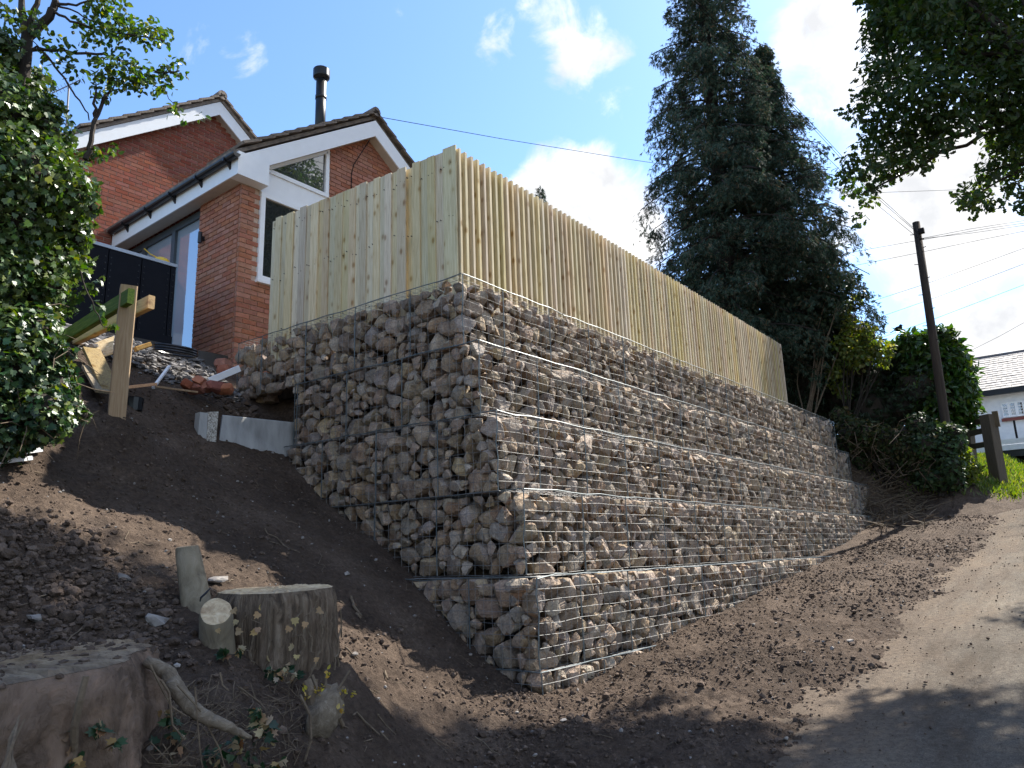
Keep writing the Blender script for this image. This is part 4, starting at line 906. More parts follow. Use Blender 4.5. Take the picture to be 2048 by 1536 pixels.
sm = thing('round_stub', b3, "short round cut stub with an orange brown face in front of the wide stump", 'tree stump')
stump(sm, 'bark', b3, t3, .088, .083, MAT['barkgrey'], .02, .3, 26, 9, 1.08, (.42, .70), 6)
# pollarded shrub stub on the right of the stumps
pc = P(650, 1425, 4.0); sh = thing('shrub_stub', pc, "gnarled cut shrub stub with short sawn stems and yellow shoots", 'tree stump')
U, Fc = ICO3; V = U * np.array([.085, .075, .125]); V *= (1 + .10 * np.sin(U @ np.array([3, 5, 7.]) + 1)[:, None] + .07 * np.sin(U @ np.array([9, -6, 8.]))[:, None] + rng.normal(0, .012, (len(U), 1)))
Rm = np.array(Matrix.Rotation(.5, 3, 'Y')); obj('bole', V @ Rm.T + pc, Fc, MAT['root'], sh, True)
for (a, b, r) in (((625, 1400), (614, 1362), .026), ((640, 1390), (655, 1371), .02), ((632, 1392), (632, 1358), .010), ((668, 1400), (690, 1375), .016), ((628, 1395), (625, 1350), .007), ((680, 1405), (695, 1378), .007), ((650, 1395), (652, 1338), .006), ((665, 1398), (700, 1340), .006), ((680, 1440), (684, 1455), .010)):
    m = MB(); p0, p1 = P(*a, 4.0), P(*b, 4.02); m.tube([p0 - (p1 - p0) * .2, (p0 + p1) / 2 + rng.normal(0, .006, 3), p1], [r * 1.1, r, r * .95], 9); m.build('stem', MAT['twig'], sh)

SHOOTS = [(612, 1378), (616, 1392), (640, 1375), (634, 1385), (690, 1380), (712, 1385), (680, 1412), (676, 1420), (652, 1345)]
# ------------------------------------------------------------------ foliage
def tmpl_ivy():
    o = [(0, 0), (.30, -.05), (.52, .18), (.36, .38), (.40, .66), (.14, .62), (0, 1.0)]
    V = [(x, y, .10 * abs(x) * 1.2) for x, y in o] + [(-x, y, .10 * abs(x) * 1.2) for x, y in o[1:-1]]
    Fs = [[0, 1, 2], [0, 2, 3], [0, 3, 5], [3, 4, 5], [0, 5, 6], [0, 8, 7], [0, 9, 8], [0, 11, 9], [9, 11, 10], [0, 6, 11]]
    return np.array(V), np.array(Fs)
def tmpl_oval(w=.32, fold=.10):
    o = [(0, 0), (w, .3), (w * .9, .62), (0, 1)]
    V = [(0, 0, 0), (w, .3, fold), (w * .88, .62, fold), (0, 1, -.04), (-w, .3, fold), (-w * .88, .62, fold)]
    Fs = [[0, 1, 2], [0, 2, 3], [0, 3, 5], [0, 5, 4]]
    return np.array(V), np.array(Fs)
def tmpl_oak():
    V = [(0, 0, 0), (.16, .2, .03), (.10, .34, .02), (.30, .48, .05), (.18, .62, .03), (.30, .78, .05), (.0, 1.02, -.04), (-.16, .2, .03), (-.10, .34, .02), (-.30, .48, .05), (-.18, .62, .03), (-.30, .78, .05)]
    Fs = [[0, 1, 2], [0, 2, 4], [2, 3, 4], [0, 4, 6], [4, 5, 6], [0, 8, 7], [0, 10, 8], [8, 10, 9], [0, 6, 10], [10, 6, 11]]
    return np.array(V), np.array(Fs)
def tmpl_spray():
    V, Fs = [], []
    for k, (ox, ang, ln) in enumerate([(0, 0, 1), (-.04, .45, .62), (.04, -.45, .66), (-.02, .85, .4), (.02, -.8, .42)]):
        y0 = [0, .18, .25, .45, .5][k]; dx, dy = math.sin(-ang), math.cos(ang); w = .036
        b = len(V); V += [(ox - w, y0, 0), (ox + w, y0, .02), (ox + dx * ln * .55 + w * 1.4, y0 + dy * ln * .55, .03), (ox + dx * ln, y0 + dy * ln, -.08), (ox + dx * ln * .55 - w * 1.4, y0 + dy * ln * .55, .0)]
        Fs += [[b, b + 1, b + 2], [b, b + 2, b + 4], [b + 4, b + 2, b + 3]]
    return np.array(V), np.array(Fs)
T_IVY, T_OVAL, T_OAK, T_SPRAY, T_LAUREL = tmpl_ivy(), tmpl_oval(), tmpl_oak(), tmpl_spray(), tmpl_oval(.22, .06)
def leaves(name, pos, nrm, tip, size, tm, matl, parent=None):
    """A cloud of real leaves: each has its own place, facing and size."""
    V0, F0 = tm; n = len(pos); nrm = nrm / (np.linalg.norm(nrm, axis=1)[:, None] + 1e-9)
    t = tip - (tip * nrm).sum(1)[:, None] * nrm; t /= np.linalg.norm(t, axis=1)[:, None] + 1e-9; b = np.cross(t, nrm)
    V = pos[:, None, :] + size[:, None, None] * (V0[None, :, 0:1] * b[:, None, :] + V0[None, :, 1:2] * t[:, None, :] + V0[None, :, 2:3] * nrm[:, None, :])
    Fc = (F0[None] + (np.arange(n) * len(V0))[:, None, None]).reshape(-1, F0.shape[1])
    return obj(name, V.reshape(-1, 3), Fc, matl, parent)
def rdir(n): d = rng.normal(size=(n, 3)); return d / np.linalg.norm(d, axis=1)[:, None]
def blob_cloud(blobs, per_m2, shell=.55, out=.8, upb=.35, droop=.5, chaos=.6):
    """Positions, facings and tips of leaves over a set of clumps (centre, radius)."""
    Ps, Ns, Ts = [], [], []
    for c, r in blobs:
        r3 = np.broadcast_to(np.asarray(r, float), (3,)); n = max(6, int(per_m2 * 4 * math.pi * np.prod(r3) ** (2 / 3)))
        d = rdir(n); rad = shell + (1 - shell) * rng.random(n) ** .6 + rng.normal(0, .06, n)
        Ps.append(np.asarray(c) + d * r3 * rad[:, None]); Ns.append(d * out + np.array([0, 0, upb]) + rng.normal(0, chaos, (n, 3)))
        Ts.append(rng.normal(0, .6, (n, 3)) + d * .4 + np.array([0, 0, -droop]))
    return np.vstack(Ps), np.vstack(Ns), np.vstack(Ts)
def pxblobs(lst, r, jit=.3):
    out = []
    for px, py, rp in lst:
        rr = r + random.uniform(-jit, jit); d = ray(px, py); out.append((d * rr, rp * rr * np.linalg.norm(d) / F * .95))
    return out

# ivy-clad tree on the left
ivb = [(5, 150, 46), (50, 200, 44), (10, 250, 75), (85, 265, 55), (45, 340, 80), (115, 335, 50), (130, 390, 52), (20, 430, 85), (95, 440, 72), (145, 445, 36), (50, 520, 80), (112, 520, 45), (10, 600, 70), (75, 600, 48), (110, 575, 26),
       (20, 680, 62), (75, 660, 40), (-30, 350, 80), (-40, 520, 90), (-40, 680, 70), (-30, 200, 70), (-50, 100, 60), (165, 520, 16), (155, 480, 26), (20, 90, 24), (80, 160, 22), (95, 215, 26), (185, 415, 14), (178, 375, 18)]
tb = ground_hit(55, 880); tree = thing('ivy_clad_tree', tb, "slender tree at the left wrapped in glossy dark ivy", 'tree')
blobs = pxblobs(ivb, 6.2, .35)
p_, n_, t_ = blob_cloud(blobs, 820, .45, .8, .35, .8, .7); leaves('ivy', p_, n_, t_, rng.uniform(.028, .060, len(p_)), T_IVY, MAT['ivy'], tree)
tr = MB(); trunk = [P(40, 860, 6.3), P(34, 560, 6.3), P(30, 330, 6.25), P(38, 210, 6.2), P(52, 105, 6.2), P(55, 60, 6.2)]; tr.tube(trunk, [.09, .075, .065, .055, .045, .04], 8)
brs = [([(52, 75), (46, 20), (40, -40)], .035), ([(55, 65), (70, 20), (80, -30)], .03), ([(55, 75), (95, 35), (110, 0), (118, -30)], .04), ([(112, 8), (150, 8), (190, 0)], .012), ([(105, 22), (150, 45), (200, 60), (330, 80)], .011),
       ([(52, 105), (80, 95), (110, 130), (140, 175), (165, 205), (180, 240)], .011), ([(60, 100), (100, 100), (150, 105), (210, 110), (260, 130), (330, 145), (360, 140)], .013), ([(115, 12), (140, 20), (190, 45)], .009), ([(170, 320), (178, 290), (190, 240), (205, 200), (225, 180)], .022), ([(190, 235), (188, 200), (192, 170)], .014), ([(205, 200), (215, 190), (235, 160)], .01),
       ([(10, 20), (60, 80), (110, 130)], .005), ([(240, 120), (280, 160), (330, 180), (350, 215)], .006), ([(0, 0), (20, 40), (60, 110)], .006), ([(160, 540), (180, 600), (205, 650), (228, 668)], .006)]
for pl, r in brs:
    pts = np.array([P(a, b, 6.1 + .1 * math.sin(a * .03)) for a, b in pl]); tt = np.linspace(0, len(pl) - 1, len(pl) * 3); pp_ = np.stack([np.interp(tt, range(len(pl)), pts[:, i]) for i in range(3)], 1)
    tr.tube(pp_ + rng.normal(0, .006, pp_.shape), np.linspace(r, r * .45, len(pp_)), 6)
tr.build('trunk', MAT['barkdark'], tree)
lbl = [(200, 20, 25), (225, 40, 22), (240, 55, 26), (270, 60, 26), (300, 58, 24), (325, 66, 20), (200, 62, 24), (165, 50, 20), (215, 75, 18), (290, 78, 16), (195, 5, 20), (235, -5, 22), (330, 80, 14), (240, 100, 14), (175, 85, 14),
       (215, 140, 28), (250, 138, 30), (205, 165, 24), (280, 145, 25), (310, 150, 24), (340, 145, 18), (365, 148, 12), (240, 165, 24), (270, 170, 20), (305, 178, 16), (335, 170, 14), (200, 185, 18), (190, 115, 12), (355, 125, 12), (150, 150, 14), (130, 130, 14), (120, 90, 18), (100, 110, 16), (140, 115, 12),
       (350, 218, 11), (365, 232, 10), (403, 235, 9), (345, 228, 9), (225, 298, 12), (200, 300, 14), (185, 310, 16), (60, 40, 20), (85, 60, 16), (20, 30, 22)]
lb2 = pxblobs(lbl, 6.1, .12); p_, n_, t_ = blob_cloud(lb2, 330, .15, .5, .5, .5, .7); leaves('crown', p_, n_, t_, rng.uniform(.04, .062, len(p_)), T_OVAL, MAT['leaf'], tree)
# trailing ivy stems over the charcoal panels
tvb = [(165, 545, 12), (180, 575, 12), (196, 612, 9), (210, 638, 8), (226, 655, 7), (150, 590, 12), (140, 620, 14), (200, 560, 6), (110, 640, 20)]
b_ = pxblobs(tvb, 6.15, .08); p_, n_, t_ = blob_cloud(b_, 500, .2, .6, .4, .7, .6); leaves('trailing_ivy', p_, n_, t_, rng.uniform(.04, .07, len(p_)), T_IVY, MAT['ivy'], tree)
# ivy mound below it
mb = [(50, 760, 56), (100, 770, 44), (20, 800, 60), (80, 820, 50), (125, 795, 30), (150, 822, 18), (10, 860, 55), (90, 850, 36), (125, 842, 22), (40, 725, 48), (95, 720, 36), (125, 745, 24), (-20, 740, 70), (-30, 840, 60), (170, 832, 10), (0, 700, 55), (100, 690, 24), (50, 880, 24), (5, 890, 22), (135, 705, 14), (70, 640, 34)]
mt = ground_hit(90, 850); mound = thing('ivy_mound', mt, "mound of dark ivy spilling over the bank beneath the left tree", 'ivy')
b_ = pxblobs(mb, 6.05, .25); p_, n_, t_ = blob_cloud(b_, 900, .6, .9, .5, .6, .55); k = rng.random(len(p_)) < .5
leaves('leaves', p_[k], n_[k], t_[k], rng.uniform(.032, .062, k.sum()), T_IVY, MAT['ivydark'], mound); leaves('leaves', p_[~k], n_[~k], t_[~k], rng.uniform(.032, .058, (~k).sum()), T_IVY, MAT['ivy'], mound)
tw_ = MB()
for _ in range(60):
    c, r = b_[random.randrange(len(b_))]; a = c + rdir(1)[0] * r; d = rdir(1)[0] * .25 + np.array([0, 0, -.1]); tw_.tube([a, a + d * .5 + rng.normal(0, .02, 3), a + d], [.004, .003, .002], 4)
tag(tw_.build('stems', MAT['twig'], mound), kind='stuff')
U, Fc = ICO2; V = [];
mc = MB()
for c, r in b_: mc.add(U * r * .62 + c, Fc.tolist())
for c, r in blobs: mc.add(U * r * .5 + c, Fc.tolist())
tag(mc.build('shade_cores', MAT['barkdark'], mound), kind='stuff')  # solid dark balls in the leaf clumps stand in for the shade within

# conifers
def conifer(label, px, y_top, y_base, r, halfw, nb, lean, seed, tilt_px=0):
    sd = np.random.default_rng(seed); base = P(px[1], y_base, r); top = P(px[0], y_top, r); gz = float(terrain(base[0], base[1])); H0 = gz
    root = thing('conifer_tree', (base[0], base[1], gz), label, 'tree', 'dark conifers beyond the fence')
    ax = top - base; foot = base + ax * ((gz - base[2]) / ax[2])
    m = MB(); m.tube([foot - np.array([0, 0, .3]), base, base + ax * .5, top], [.34, .28, .17, .03], 10)
    Pp, Nn, Tt, Sz = [], [], [], []
    ys = np.array([h[0] for h in halfw], float); ws = np.array([h[1] for h in halfw], float) * r / F
    for i in range(nb):
        t = (i + sd.random()) / nb; c = base + ax * t * 1.0; yy = y_base + (y_top - y_base) * t; Lb = np.interp(yy, ys, ws) * sd.uniform(.62, 1.08)
        if t < -1: continue
        az = i * 2.39996 + sd.normal(0, .3); d = np.array([math.cos(az), math.sin(az), 0]); rise = sd.uniform(-.05, .28); s_ = np.linspace(0, 1, 7)
        pts = np.stack([c + d * Lb * q + np.array([0, 0, Lb * (rise * q - .42 * q * q)]) for q in s_]); m.tube(pts, np.linspace(.035, .008, 7) * (.5 + Lb / 3), 5)
        nsp = int(62 + 132 * Lb)
        ncl = max(3, int(3 + 4.2 * Lb)); cq = sd.uniform(.15, 1.02, ncl) ** .75; cw = sd.normal(0, .14 + .15 * Lb, ncl) * (1.1 - cq * .6); pick = sd.integers(0, ncl, nsp)
        q = cq[pick] + sd.normal(0, .05, nsp); wd = cw[pick] + sd.normal(0, .085, nsp)
        side = np.array([-d[1], d[0], 0]); pc_ = c + d[None] * (Lb * q)[:, None] + np.array([0, 0, 1.]) * (Lb * (rise * q - .42 * q * q))[:, None] + side[None] * wd[:, None] + np.array([0, 0, 1.]) * (-np.abs(sd.normal(0, .22, nsp)) - .35 * np.abs(wd))[:, None]
        Pp.append(pc_); Nn.append(sd.normal(0, .55, (nsp, 3)) + np.array([0, 0, .3]) + d * .7); Tt.append(d[None] * sd.uniform(0, .7, (nsp, 1)) + side[None] * (wd * 1.2)[:, None] + np.array([0, 0, -1.0]) + sd.normal(0, .3, (nsp, 3))); Sz.append(sd.uniform(.09, .21, nsp))
    m.build('trunk', MAT['barkdark'], root)
    leaves('crown', np.vstack(Pp), np.vstack(Nn), np.vstack(Tt), np.concatenate(Sz), T_SPRAY, MAT['conifer'], root)
    return root
conifer("tallest dark conifer rising out of the top of the picture behind the fence", (1375, 1468), -330, 700, 20.0, [(-330, 8), (0, 82), (100, 115), (250, 135), (400, 170), (560, 190), (700, 180)], 300, 0, 21)
conifer("lower broad dark conifer standing right of the tallest one", (1520, 1548), 90, 720, 21.0, [(90, 14), (170, 45), (260, 95), (350, 130), (450, 160), (560, 172), (720, 160)], 200, 0, 22)
c_ = P(1082, 430, 26); sp = thing('distant_conifer', (c_[0], c_[1], 3), "tip of a small conifer peeping over the fence before the white cloud", 'tree')
m = MB(); tp = P(1085, 378, 26); m.tube([(c_[0], c_[1], 3.5), c_, tp], [.08, .05, .008], 5); m.build('trunk', MAT['barkdark'], sp)
n = 260; q = rng.random(n); az = rng.uniform(0, 6.28, n); rr = .05 + .42 * (1 - q); pos = np.column_stack([c_[0] + rr * np.cos(az) * rng.random(n), c_[1] + rr * np.sin(az) * rng.random(n), c_[2] - .4 + (tp[2] - c_[2] + .4) * q]); leaves('crown', pos, rng.normal(size=(n, 3)) + [0, 0, .4], np.column_stack([np.cos(az), np.sin(az), 0 * az + .3]), rng.uniform(.12, .24, n), T_SPRAY, MAT['conifer'], sp)

# oak over the road
ob = np.array([12.4, -5.0, 0.]); ob[2] = float(zroad(ob[0])); oak = thing('oak_tree', ob, "dark leafed oak reaching over the road from the upper right", 'tree')
vis_b = [(1790, 20, 50), (1850, 30, 60), (1920, 40, 70), (2000, 50, 80), (1760, 70, 40), (1800, 90, 60), (1870, 110, 70), (1950, 120, 80), (2040, 140, 80), (1750, 140, 34), (1735, 190, 26), (1780, 170, 50), (1840, 180, 60), (1910, 190, 60), (1990, 190, 60), (1700, 222, 16), (1725, 232, 20),
         (1770, 235, 44), (1830, 240, 55), (1890, 245, 40), (1740, 275, 26), (1780, 285, 44), (1840, 280, 44), (1750, 320, 26), (1790, 325, 34), (1830, 320, 28), (1700, 320, 22), (1685, 350, 22), (1715, 365, 24), (1745, 370, 20), (1735, 400, 16), (1720, 435, 14), (1728, 345, 18), (1775, 350, 20), (1885, 290, 22), (1860, 310, 18), (1700, 385, 12),
         (1950, 250, 24), (1990, 280, 24), (2030, 260, 40), (1995, 310, 26), (1975, 345, 22), (1960, 375, 26), (1935, 392, 22), (1950, 410, 22), (1985, 405, 20), (2040, 330, 36), (2045, 400, 24), (2020, 370, 16), (1915, 395, 12), (2060, 300, 60), (2080, 200, 90), (2090, 60, 100)]
ob_b = []
for px, py, rp in vis_b:
    rr = 10.2 + random.uniform(-.6, .6) + (.7 if px > 1950 else 0); d = ray(px, py); ob_b.append((d * rr, rp * rr * np.linalg.norm(d) / F * .92))
sd = np.random.default_rng(31); tries = 0  # unseen rest of the crown, shaped to shade bank, verge and road
while len(ob_b) < len(vis_b) + 190 and tries < 6000:
    tries += 1; d = sd.normal(size=3); d /= np.linalg.norm(d); c = np.array([12.2, 1.5, 8.9]) + d * np.array([4.6, 2.6, 2.2]) * sd.uniform(.2, 1) ; r_ = sd.uniform(.38, .7)
    u, v, dep = proj(c)
    if dep > .5 and u - r_ * F / dep * 1.25 < 2048 and v - r_ * F / dep * 1.3 < 1536 and v + r_ * F / dep > (80 if u > 1760 else -20) and u > -500: continue
    ob_b.append((c, r_))
nvis = len(ob_b)
for _ in range(400):
    if len(ob_b) > nvis + 62: break
    d = sd.normal(size=3); d /= np.linalg.norm(d); c = np.array([14.8, -2.8, 8.2]) + d * np.array([4.6, 2.6, 3.0]) * sd.uniform(.3, 1); r_ = sd.uniform(.35, .65); u, v, dep = proj(c)
    if dep > .5 and u - r_ * F / dep * 1.25 < 2048 and v + r_ * F / dep > -40: continue
    ob_b.append((c, r_))
p_, n_, t_ = blob_cloud(ob_b[:len(vis_b)], 185, .15, .6, .5, .4, .7); leaves('crown', p_, n_, t_, rng.uniform(.07, .115, len(p_)), T_OAK, MAT['oak'], oak)
p_, n_, t_ = blob_cloud(ob_b[len(vis_b):], 46, .45, .6, .5, .4, .7); leaves('crown', p_, n_, t_, rng.uniform(.10, .17, len(p_)), T_OAK, MAT['oak'], oak)
m = MB(); tk = ob.copy(); fork = np.array([12.0, -4.4, 4.6]); m.tube([tk - [0, 0, .4], tk + [0, 0, 1.2], (tk + fork) / 2 + [.1, 0, .5], fork], [.55, .42, .36, .32], 12)
def limb(p0, p1, r, sag=.3, n=9):
    p0 = np.asarray(p0, float); p1 = np.asarray(p1, float); t = np.linspace(0, 1, n); ln = np.linalg.norm(p1 - p0)
    pts = p0[None] * (1 - t)[:, None] + p1[None] * t[:, None] + np.array([0, 0, 1.]) * (sag * np.sin(t * math.pi))[:, None] + rng.normal(0, .012 * ln, (n, 3)) * np.sin(t * math.pi)[:, None]
    m.tube(pts, r * (1 - .75 * t), 7); return pts
hubs = []
for tgt in (P(2060, 235, 11), P(2080, 120, 10.6), P(2075, 330, 11), [8, -1, 10.5], [12, -.5, 10.8], [11, -6, 9.5], [7.5, -4, 9], [13.5, -4, 9], [10, -2, 10.5]): hubs.append(limb(fork, tgt, .17, .5)[-1])
h0, h1, h2 = hubs[:3]
for a, tgt, r in ((h0, P(1850, 292, 10.2), .06), (h0, P(1930, 232, 10.4), .045), (h0, P(1720, 390, 10.2), .035), (h0, P(1760, 250, 10), .03), (h1, P(1830, 100, 10.1), .045), (h1, P(1800, 40, 10.1), .04), (h1, P(1770, 160, 10.), .03), (h0, P(1850, 150, 10.2), .03), (h2, P(1975, 345, 10.7), .03), (h2, P(1940, 400, 10.7), .025), (h0, P(1700, 330, 10.2), .02)): limb(a, tgt, r, .05)
for c, r in ob_b[len(vis_b):nvis:4]:
    j = min(hubs, key=lambda h: np.linalg.norm(h - c)); limb(j, c, .035, .1, 5)
m.build('trunk', MAT['barkdark'], oak)

# hedge and shrubs beyond the end of the wall
def shrub(name, label, cat, blobs, base, per, size, tm, matl, twigm='barkdark', shell=.5, core=.55, stems=True, group=None, **kw):
    root = thing(name, base, label, cat, group); p_, n_, t_ = blob_cloud(blobs, per, shell, **kw); leaves('foliage', p_, n_, t_, rng.uniform(size[0], size[1], len(p_)), tm, matl, root)
    m = MB(); base = np.asarray(base, float)
    for c, r in blobs:
        c = np.asarray(c); mid = base * .4 + c * .6 + rng.normal(0, .1, 3); m.tube([base + rng.normal(0, .1, 3) * [1, 1, 0], mid, c], [.022, .014, .006], 5)
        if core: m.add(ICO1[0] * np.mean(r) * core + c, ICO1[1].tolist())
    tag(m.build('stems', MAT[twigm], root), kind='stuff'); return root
def gpt(px, py, r): p = P(px, py, r); p[2] = float(terrain(p[0], p[1])); return p
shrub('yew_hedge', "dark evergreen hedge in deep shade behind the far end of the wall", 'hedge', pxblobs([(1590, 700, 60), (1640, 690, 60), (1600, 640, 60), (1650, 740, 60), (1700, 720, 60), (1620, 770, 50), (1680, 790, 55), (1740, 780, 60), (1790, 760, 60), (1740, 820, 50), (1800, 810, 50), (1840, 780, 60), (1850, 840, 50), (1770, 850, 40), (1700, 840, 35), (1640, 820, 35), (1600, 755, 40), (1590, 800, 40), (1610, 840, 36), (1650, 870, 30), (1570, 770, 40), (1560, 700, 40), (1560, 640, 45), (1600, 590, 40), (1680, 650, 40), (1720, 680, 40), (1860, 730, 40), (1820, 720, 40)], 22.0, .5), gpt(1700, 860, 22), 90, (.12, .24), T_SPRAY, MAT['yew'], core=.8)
shrub('laurel_bush', "large glossy laurel bush behind the utility pole", 'bush', pxblobs([(1850, 690, 28), (1880, 680, 26), (1830, 710, 30), (1870, 720, 36), (1905, 710, 26), (1915, 740, 30), (1880, 760, 40), (1840, 750, 36), (1925, 775, 24), (1905, 800, 36), (1935, 810, 20), (1870, 810, 40), (1920, 840, 26), (1890, 850, 34), (1800, 700, 22), (1815, 680, 16)], 21.6, .3), gpt(1880, 900, 21.6), 210, (.16, .27), T_LAUREL, MAT['laurel'], upb=.6, droop=.1, core=.7)
shrub('yellow_shrub', "thin yellow green shrub with airy branches left of the laurel", 'bush', pxblobs([(1690, 690, 26), (1720, 680, 24), (1745, 700, 24), (1715, 715, 26), (1680, 730, 24), (1755, 690, 18), (1700, 650, 18), (1735, 660, 16), (1765, 720, 16), (1675, 770, 18), (1665, 745, 16), (1690, 790, 12), (1690, 620, 16), (1710, 600, 12), (1780, 700, 12)], 20.6, .3), gpt(1690, 850, 20.6), 130, (.09, .15), T_OVAL, MAT['shrub'], twigm='barkdark', core=0, shell=.1)
shrub('thorn_tree', "small thin thorn tree with bare grey stems by the fence end", 'tree', pxblobs([(1640, 600, 30), (1680, 590, 34), (1700, 560, 22), (1650, 640, 26), (1620, 660, 22), (1600, 690, 18), (1660, 560, 26), (1720, 590, 14)], 20.2, .3), gpt(1608, 830, 20.2), 130, (.08, .14), T_OVAL, MAT['yew'], twigm='twig', core=0, shell=.1)
shrub('ivy_undergrowth', "low ivy undergrowth at the foot of the utility pole", 'undergrowth', pxblobs([(1870, 870, 26), (1850, 890, 26), (1890, 900, 26), (1865, 920, 30), (1900, 935, 26), (1880, 955, 26), (1840, 850, 22), (1905, 870, 24), (1915, 965, 14), (1850, 950, 24), (1915, 890, 14)], 19.0, .3), gpt(1880, 965, 19), 300, (.06, .11), T_IVY, MAT['ivyfar'], core=.75)
shrub('bramble_clump', "sunlit leafy clump between the pole and the gate post", 'bush', pxblobs([(1925, 900, 14), (1935, 925, 18), (1920, 940, 16), (1940, 950, 14), (1955, 935, 10), (1930, 970, 12)], 19.6, .2), gpt(1935, 960, 19.6), 220, (.07, .12), T_OVAL, MAT['shrub'], core=0, shell=.2)
br = shrub('brush_heap', "heap of cut brown brushwood past the far end of the gabions", 'brush heap', pxblobs([(1700, 860, 26), (1730, 870, 28), (1760, 880, 30), (1790, 890, 30), (1820, 900, 30), (1700, 890, 26), (1740, 905, 28), (1790, 920, 28), (1830, 930, 26), (1690, 840, 18), (1680, 830, 16), (1850, 910, 20), (1720, 925, 18), (1860, 880, 18), (1810, 870, 20)], 19.3, .3), gpt(1770, 935, 19.3), 330, (.07, .13), T_OVAL, MAT['brush'], twigm='barkdark', core=.8)
m = MB()
for _ in range(100):
    a = P(random.uniform(1675, 1870), random.uniform(845, 950), 19.0 + random.uniform(-.4, .4)); d = np.array([random.uniform(-.5, .5), random.uniform(-.6, .5), random.uniform(-.6, .3)]); m.tube([a, a + d * .5 + rng.normal(0, .09, 3), a + d], [.009, .007, .003], 4)
m.build('twigs', MAT['barkbrown'], br)
m = MB()
for _ in range(300):
    p0 = ground_hit(random.uniform(1690, 1860), random.uniform(955, 1060), 8, 30); d = np.array([random.uniform(-.5, .5), random.uniform(-.6, .4), random.uniform(-.05, .2)]); m.tube([up(p0, .02), up(p0, .05) + d * .5, up(p0, .05) + d], [.012, .010, .005], 4)
tag(m.build('twig_litter', MAT['twig']), kind='stuff')
# grass on the bank by the post
n = 26000; x = 18.6 + 15 * rng.random(n) ** 1.6; y = rng.uniform(1.4, 5, n); k = rng.random(n) < sstep(18.6, 20.2, x) * sstep(1.35, 1.75, y + .2 * fbm(x, y, 1.2, 2)) * np.clip(1.1 - np.abs(fbm(x, y, .8, 3, 4.)) * .6, .2, 1); x, y = x[k], y[k]; n = len(x)
pos = np.column_stack([x, y, terrain(x, y) - .01]); az = rng.uniform(0, 6.28, n); nr = np.column_stack([np.cos(az), np.sin(az), rng.uniform(0, .8, n)])
tag(leaves('grass', pos, nr, np.column_stack([rng.normal(0, .35, n), rng.normal(0, .35, n), np.ones(n)]), rng.uniform(.06, .17, n), tmpl_oval(.11, .02), MAT['grass']), kind='stuff')
# ground ivy, dry leaves and roots near the camera
gi = thing('ground_ivy', P(430, 1470, 3.5), "straggling ivy with pale stems on the soil in the bottom left foreground", 'ivy')
cl = []
for px, py, rp in ((440, 1520, 26), (340, 1500, 26), (330, 1440, 14), (520, 1440, 14), (540, 1455, 12), (530, 1480, 16), (550, 1530, 18), (490, 1520, 18), (400, 1525, 20), (310, 1530, 22), (350, 1470, 14), (470, 1480, 12), (520, 1425, 9), (120, 1480, 14), (95, 1470, 10), (60, 1520, 16), (140, 1520, 16), (100, 1530, 20), (555, 1350, 10), (590, 1350, 9), (575, 1335, 9), (540, 1345, 9), (230, 1490, 4), (195, 1460, 5), (450, 1310, 6), (480, 1300, 5)):
    cl.append((P(px, py, 3.35 + (.9 if py < 1400 else 0) - (.35 if px < 250 else 0)), rp * 3.4 / F))
p_, n_, t_ = blob_cloud(cl, 240, .2, .5, .6, .4, .6); leaves('leaves', p_, n_, t_, rng.uniform(.03, .052, len(p_)), T_IVY, MAT['ivydark'], gi)
p_, n_, t_ = blob_cloud(cl, 60, .2, .5, .6, .4, .7); leaves('dry_leaves', p_, n_, t_, rng.uniform(.025, .045, len(p_)), T_IVY, MAT['deadleaf'], gi)
m = MB()
for _ in range(230):
    px, py = random.uniform(310, 600), random.uniform(1385, 1536); a = ground_hit(px, py, 2.2, 9); d = np.array([random.uniform(-.12, .12), random.uniform(-.12, .12), random.uniform(-.01, .07)]); m.tube([up(a, .0), up(a, .02) + d * .5 + rng.normal(0, .02, 3), up(a, .02) + d], [.0024, .002, .0012], 4)
for pl, r in (([(322, 1360), (338, 1385), (342, 1420), (345, 1450), (370, 1480)], .006), ([(300, 1330), (310, 1350), (330, 1390), (345, 1415), (372, 1432)], .005), ([(390, 1375), (395, 1440), (400, 1500), (405, 1536)], .004), ([(480, 1375), (520, 1405), (532, 1420)], .004), ([(600, 1390), (620, 1430), (622, 1480), (610, 1520), (600, 1540)], .008), ([(440, 1345), (445, 1370), (458, 1382)], .004), ([(355, 1370), (400, 1420), (440, 1500), (450, 1536)], .004)):
    pts = np.array([P(a, b, 3.28 + (.5 if a > 470 else 0)) for a, b in pl]); m.tube(pts, np.linspace(r, r * .6, len(pts)), 5)
tag(m.build('stems', MAT['twig'], gi), kind='stuff')
m = MB(); pts = [P(172, 1352, 2.93), P(160, 1400, 2.93), P(150, 1450, 2.95), P(148, 1500, 3.0), P(147, 1540, 3.0)]; m.tube(pts, [.010, .012, .012, .012, .011], 7); tag(m.build('stick', MAT['twig']), "upright brown stick standing against the giant stump", 'stick')
m = MB()
for k in range(4): a = P(5 + k * 9, 1545, 2.7); b = P(38 + k * 3 + random.uniform(-6, 6), 1430 + k * 4, 2.8); m.tube([a, (a + b) / 2 + rng.normal(0, .015, 3), b], [.007, .006, .002], 5)
tag(m.build('split_branch', MAT['twig']), "torn splintered branch end in the bottom left corner", 'branch')
p_ = np.vstack([P(a, b, 3.98) + rng.normal(0, .012, 3) for a, b in SHOOTS for _ in range(6)]); leaves('leaves', p_, rng.normal(size=(len(p_), 3)), rng.normal(size=(len(p_), 3)), rng.uniform(.016, .03, len(p_)), T_OVAL, MAT['shoot'], sh)
